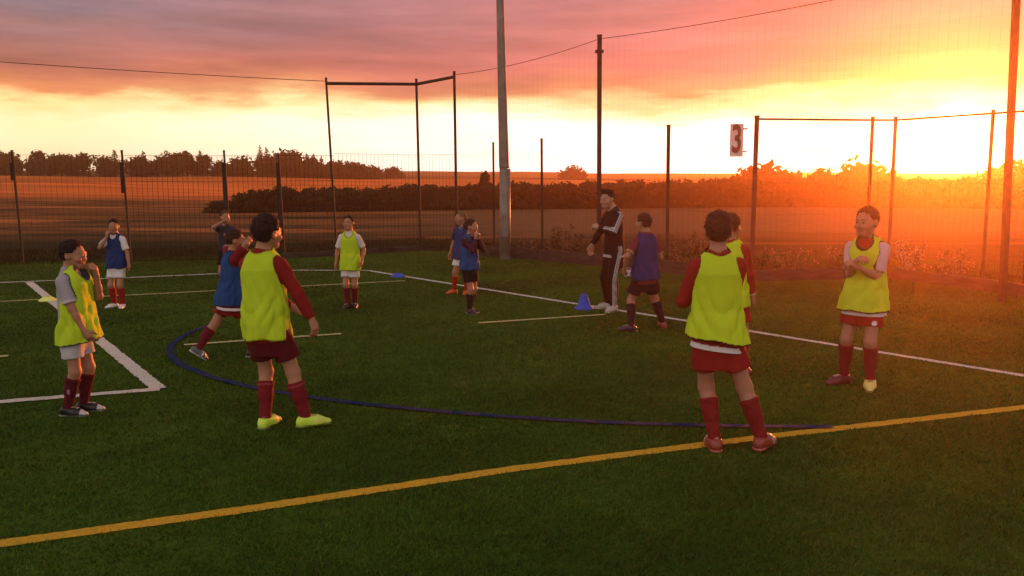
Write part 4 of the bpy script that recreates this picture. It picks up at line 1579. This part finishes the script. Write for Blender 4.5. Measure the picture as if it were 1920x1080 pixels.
NEON = (0.44, 0.60, 0.022)
MAROON = (0.20, 0.012, 0.014)
RED = (0.28, 0.016, 0.012)
SOCK = (0.17, 0.012, 0.016)
WHITE = (0.66, 0.62, 0.60)
BLUE = (0.012, 0.055, 0.17)
BLACK = (0.008, 0.008, 0.009)
SKIN = (0.36, 0.165, 0.09)
DARKHAIR = (0.022, 0.012, 0.009)
BROWN = (0.05, 0.022, 0.012)
NEAR, MID, FAR = 0.0068, 0.0085, 0.0105
P = {}

# left boy in profile, hand at his mouth
P['profile'] = person('boy in profile, neon bib over grey shirt, hand at his mouth, white shorts', 154, 775, 449, -90,
       dict(rh=(.10, .115, .445), rhp=(.3, -1, -.2), rhd=(-.1, .55, -1), lh=(-.04, .115, .79), lhp=(-.3, .1, -1), lhd=(.35, .05, .9), lpn=(.2, -1, 0), lcurl=.9,
            oy=-.015, lean=(0, .0), rf=(.050, -.055, .042), lf=(-.045, -.012, .042), head=(0, -6, 0), ryaw=-5, lyaw=5, hoff=(0, .006, -.004)),
       dict(bib=NEON, shirt=(0.34, 0.32, 0.33), cuff=(0.5, 0.46, 0.45), trim=(0.05, 0.055, 0.06), shorts=(0.46, 0.44, 0.44), socks=(0.085, 0.010, 0.014), sock_logo=(0.3, 0.2, 0.2), boots=BLACK, toe=(0.5, 0.48, 0.46), sole=(0.25, 0.24, 0.22), haircol=DARKHAIR, skin=SKIN,
            flare=1.12, deep=1.06, bib_y=.030, bib_front=.15, bib_hem=-.085, collar=(0.30, 0.28, 0.28), seed=.4, sock_top=.84), NEAR)

# far left boy in blue bib with a hand to his face
P['bluefar'] = person('distant boy in dark blue bib, white sleeves and white shorts, hand raised to his face', 224, 577, 410, 172,
       dict(rh=(.03, .105, .80), rhp=(.7, .2, -1), rhd=(-.3, .1, 1), rpn=(-.3, -1, 0), rcurl=.8, lh=(-.165, .03, .50), rf=(.055, 0, .042), lf=(-.055, .02, .042), head=(20, -8, 0), ryaw=-25, lyaw=20),
       dict(bib=(0.012, 0.035, 0.12), shirt=WHITE, shorts=(0.60, 0.57, 0.55), socks=RED, boots=(0.7, 0.66, 0.62), haircol=DARKHAIR, skin=SKIN, seed=1.1, sock_top=.88, bib_hem=-.05), FAR)

# far boy with arms lifted, half hidden
P['armsup'] = person('distant boy in dark shirt, bent bare arm raised, half hidden by teammates', 428, 548, 395, 176,
       dict(rh=(-.03, .15, .87), rhp=(1, .1, -.5), rhd=(-1, .2, .5), lh=(-.12, .12, .7), lf=(-.06, 0, .042), rf=(.06, 0, .042), head=(35, 0, 0)),
       dict(shirt=(0.03, 0.032, 0.05), shorts=BLACK, socks=BLACK, boots=BLACK, haircol=(0.10, 0.05, 0.025), skin=SKIN, cuff=(0.2, 0.19, 0.2), seed=2.2), FAR)

# boy in blue bib stepping away behind the front left boy
P['running'] = person('boy in blue bib and maroon shorts mid stride, arm up beside his head', 437, 672, 436, -58,
       dict(rf=(.02, .14, .045), lf=(-.055, -.245, .085), lpit=-38, ryaw=0, lyaw=0, lfp=(0, 1, 0), hip=-.016, lean=(0, .10), hs=1.04,
            rh=(.03, .13, .875), rhp=(1, -.1, .3), rhd=(-.5, .6, .5), lh=(-.12, .12, .845), lhp=(-1, -.2, .25), lhd=(.6, .5, .5), head=(-8, -6, 0), shrug=(.012, .012)),
       dict(bib=BLUE, shirt=(0.17, 0.012, 0.016), hem=WHITE, hem_z=-.105, bib_hem=-.072, shorts=MAROON, socks=(0.13, 0.010, 0.014), boots=BLACK, boots_l=(0.10, 0.10, 0.10), toe=(0.03, 0.03, 0.03), boot_accent=WHITE, sole=(0.55, 0.53, 0.5), haircol=BROWN, skin=SKIN, seed=3.0, flare=1.2), MID)

# front left boy, back to camera
P['frontleft'] = person('large foreground boy from behind, long maroon sleeves, bright yellow green boots', 537, 803, 402, -14,
       dict(lf=(-.100, -.012, .042), rf=(.085, .035, .042), ox=-.082, lean=(-.035, .02), lyaw=-4, ryaw=-50, hip=-.004,
            rh=(.150, .045, .475), rhp=(.9, -.6, .1), rhd=(.25, .15, -1), lh=(-.03, .13, .56), lhp=(-.15, -.3, -1), head=(-14, -3, 4), hoff=(.012, 0, 0)),
       dict(bib=NEON, shirt=(0.21, 0.014, 0.012), sleeve='long', collar=True, shorts=(0.085, 0.007, 0.009), socks=SOCK, sock_band=(0.30, 0.05, 0.05), boots=(0.55, 0.80, 0.06), boot_accent=(0.75, 0.6, 0.2), sole=(0.16, 0.20, 0.04), haircol=(0.030, 0.013, 0.009), skin=(0.38, 0.18, 0.095), seed=.9, short_len=.70, flare=.94, hairvol=.010, bib_hem=-.07), NEAR)

# far boy facing us in neon bib
P['facing'] = person('distant boy facing the camera in neon bib, white sleeves and white shorts', 659, 577, 405, 178,
       dict(rh=(.150, .02, .50), lh=(-.135, .03, .52), rf=(.030, .02, .042), lf=(-.035, -.03, .042), head=(-12, 8, 4), rhp=(.8, -.8, 0)),
       dict(bib=NEON, shirt=(0.60, 0.55, 0.52), shorts=(0.55, 0.52, 0.48), socks=(0.14, 0.012, 0.016), boots=(0.04, 0.012, 0.012), haircol=DARKHAIR, skin=SKIN, collar=(0.55, 0.5, 0.48), seed=1.7, sock_top=.86, bib_hem=-.085), FAR)

# two boys huddled
P['huddleback'] = person('fair haired boy with orange boots mostly hidden behind the blue bib boy with raised hands', 868, 551, 396, 150,
       dict(lf=(-.06, .0, .042), rf=(.11, .03, .042), ryaw=-20, head=(-30, -6, 0)),
       dict(bib=(0.015, 0.04, 0.13), shirt=(0.10, 0.10, 0.14), sleeve_col=(0.03, 0.02, 0.03), shorts=WHITE, socks=(0.34, 0.03, 0.012), boots=(0.55, 0.09, 0.02), haircol=(0.18, 0.11, 0.045), skin=SKIN, seed=2.6), FAR)
P['huddlefront'] = person('boy in blue bib and black shorts holding both hands up to his face', 881, 587, 411, -128,
       dict(lh=(-.02, .105, .80), lhp=(-.4, .2, -1), lhd=(.3, .1, 1), lcurl=.9, rh=(.03, .11, .80), rhp=(.4, .3, -1), rhd=(-.3, .1, 1), rcurl=.9, rf=(.03, .02, .042), lf=(-.03, -.03, .042), head=(22, 0, 0), lean=(0, .03)),
       dict(bib=(0.012, 0.06, 0.19), shirt=(0.05, 0.012, 0.018), sleeve='long', shorts=BLACK, socks=(0.02, 0.016, 0.018), boots=BLACK, sole=WHITE, haircol=BROWN, skin=SKIN, seed=.2, bib_hem=-.03), FAR)

# coach
P['coach'] = person('adult coach in black tracksuit with white stripes, one hand at his chest', 1146, 581, 352, 118,
       dict(rh=(.20, .06, .53), rhp=(.8, -.8, 0), rhd=(.2, .2, -1), lh=(-.02, .15, .685), lhp=(-.9, -.6, -.35), lhd=(.9, .35, .15), lcurl=.8, lf=(-.075, .03, .042), rf=(.07, -.02, .042), head=(12, -8, 0), lyaw=25, ryaw=-12, hoff=(0, .035, -.006), lean=(0, .05), oy=-.02),
       dict(track=True, shirt=(0.006, 0.006, 0.007), shorts=(0.005, 0.005, 0.006), sleeve='long', stripes=(0.42, 0.40, 0.40), collar=(0.02, 0.02, 0.02), hem=(0.40, 0.38, 0.38), hem_z=-.06, boots=(0.42, 0.38, 0.34), sole=(0.5, 0.46, 0.42), haircol=DARKHAIR, skin=(0.40, 0.21, 0.13), head_scale=.92, hair='quiff', seed=1.4), 0.006, 'grown-ups on the pitch')

# blue boy with the ball
P['ballboy'] = person('boy from behind in faded blue bib, black shorts and black socks, holding a small ball', 1208, 618, 400, 18,
       dict(lf=(-.140, -.045, .042), rf=(.185, .02, .042), hip=-.028, hs=1.03, lyaw=55, ryaw=-8, lh=(-.165, .05, .515), lhp=(-.8, -.8, 0), lpn=(.9, .3, 0), lcurl=.55, rh=(.11, .13, .55), head=(25, -6, 0), lean=(-.01, .03)),
       dict(bib=(0.016, 0.030, 0.11), shirt=(0.16, 0.03, 0.035), shorts=(0.022, 0.010, 0.011), short_logo=WHITE, logo_side=(-1,), socks=(0.030, 0.012, 0.014), boots=(0.22, 0.03, 0.025), boots_l=(0.03, 0.016, 0.018), haircol=(0.07, 0.025, 0.014), skin=SKIN, seed=2.0, cuff=(0.34, 0.2, 0.1), bib_hem=-.05, short_len=.72, sock_top=.86), MID)

# front right boy, back to camera
P['frontright'] = person('large foreground boy from behind standing on the yellow line in neon bib and red shorts', 1382, 842, 394, -4,
       dict(lf=(-.095, -.01, .042), rf=(.100, -.018, .042), ox=-.105, lean=(.0, .015), lyaw=6, ryaw=-38, hip=-.006,
            lh=(-.17, .15, .67), lhp=(-.6, -.5, -1), rh=(-.09, .16, .62), rhp=(.15, -.3, -1), head=(-10, 2, 0), shrug=(0, .006)),
       dict(bib=NEON, shirt=(0.25, 0.016, 0.012), sleeve='long', hem=WHITE, hem_z=-.066, hem_slant=-.12, bib_hem=-.026, bib_slant=-.14, trim=(0.05, 0.012, 0.012), shorts=(0.24, 0.016, 0.012), socks=(0.20, 0.016, 0.014), sock_logo=(0.6, 0.45, 0.4), boots=(0.26, 0.045, 0.025), boot_accent=(0.42, 0.36, 0.34), sole=(0.45, 0.09, 0.06), haircol=(0.055, 0.022, 0.012), skin=(0.37, 0.17, 0.095), flare=1.2, seed=1.9, short_len=.63), NEAR)
P['behindright'] = person('boy in neon bib almost hidden behind the front boy on the yellow line', 1386, 703, 401, -28,
       dict(ox=-.06, lean=(-.07, 0), rh=(.055, .03, .50), lh=(-.08, .16, .6), head=(-8, 0, 0), lf=(-.022, 0.02, .042), rf=(.022, -.02, .042)),
       dict(bib=NEON, shirt=(0.26, 0.016, 0.012), sleeve='long', cuff=(0.5, 0.46, 0.3), shorts=RED, socks=SOCK, boots=(0.2, 0.03, 0.03), haircol=(0.06, 0.025, 0.014), skin=SKIN, seed=2.9), MID)

# right boy facing, hands together
P['clasped'] = person('boy facing left in the orange glow, hands clasped at his chest over a neon bib', 1612, 722, 388, 140,
       dict(rh=(.02, .15, .70), rhp=(.25, -.4, -1), rhd=(-.6, .3, .5), rcurl=.8, lh=(-.01, .15, .675), lhp=(-.25, -.4, -1), lhd=(.7, .4, .5), lcurl=.8, rf=(.085, .02, .042), lf=(-.065, .03, .042), head=(-16, -4, 0), ryaw=-30, lyaw=16),
       dict(bib=(0.46, 0.56, 0.03), shirt=(0.26, 0.016, 0.012), sleeve='short', sleeve_col=(0.55, 0.36, 0.38), hem=WHITE, hem_z=-.095, bib_hem=-.072, trim=(0.06, 0.03, 0.012), shorts=(0.27, 0.016, 0.012), short_logo=WHITE, logo_side=(-1,), sock_top=.87, socks=SOCK, boots=(0.12, 0.014, 0.014), boots_l=(0.72, 0.56, 0.16), haircol=(0.07, 0.028, 0.014), skin=SKIN, seed=.6, flare=1.22, collar=(0.24, 0.015, 0.012), short_len=.64), NEAR)

# small white ball in the boy's left hand
bd, bH, wp, J = P['ballboy']
br = 0.062
w0 = wp(J['wr'][1]); e0 = wp(J['el'][1])
hdv = unit(w0 - e0)
R18 = np.array(Matrix.Rotation(rad(18), 3, 'Z'))
pnv = R18 @ unit(A3(.9, .3, 0))
bc = w0 + hdv * 0.075 + pnv * (br + 0.012)
bmk = MB()
prof = [(br * math.sin(math.pi * i / 16), -br * math.cos(math.pi * i / 16)) for i in range(17)]
prof = [(max(r, 0.0005), z) for r, z in prof]
bmk.lathe(prof, 28)
v = np.array(bmk.v); 
ico = [unit(A3(*p)) for p in [(0, 1, 1.618), (0, -1, 1.618), (0, 1, -1.618), (0, -1, -1.618), (1, 1.618, 0), (-1, 1.618, 0), (1, -1.618, 0), (-1, -1.618, 0), (1.618, 0, 1), (-1.618, 0, 1), (1.618, 0, -1), (-1.618, 0, -1)]]
vd = v / np.linalg.norm(v, axis=1)[:, None]
mx = np.max([vd @ i for i in ico], 0)
cols = np.where((mx > 0.93)[:, None], np.array([[0.03, 0.03, 0.03]]), np.array([[0.75, 0.72, 0.68]]))
fb = mesh_from('football', v, bmk.f, M_BOOT, None, True, cols, tuple(bc))
tag(fb, 'small white football with dark patches held at the hip by the boy in faded blue', 'ball')
#PART4
# ------------------------------------------------------------------ evening haze
hb = MB().box((0, 0, 3.1), (600, 600, 9.4)).build('haze', None)
hm = bpy.data.materials.new('evening_haze')
hm.use_nodes = True
HN = NT(hm.node_tree)
ho = HN.n('ShaderNodeOutputMaterial')
pv = HN.n('ShaderNodeVolumePrincipled', i_Density=HAZE_DENSITY, i_Anisotropy=HAZE_G)
pv.inputs['Color'].default_value = (0.98, 0.54, 0.27, 1)
HN.l(pv.outputs[0], ho.inputs['Volume'])
hb.data.materials.append(hm)
tag(hb, kind='stuff')
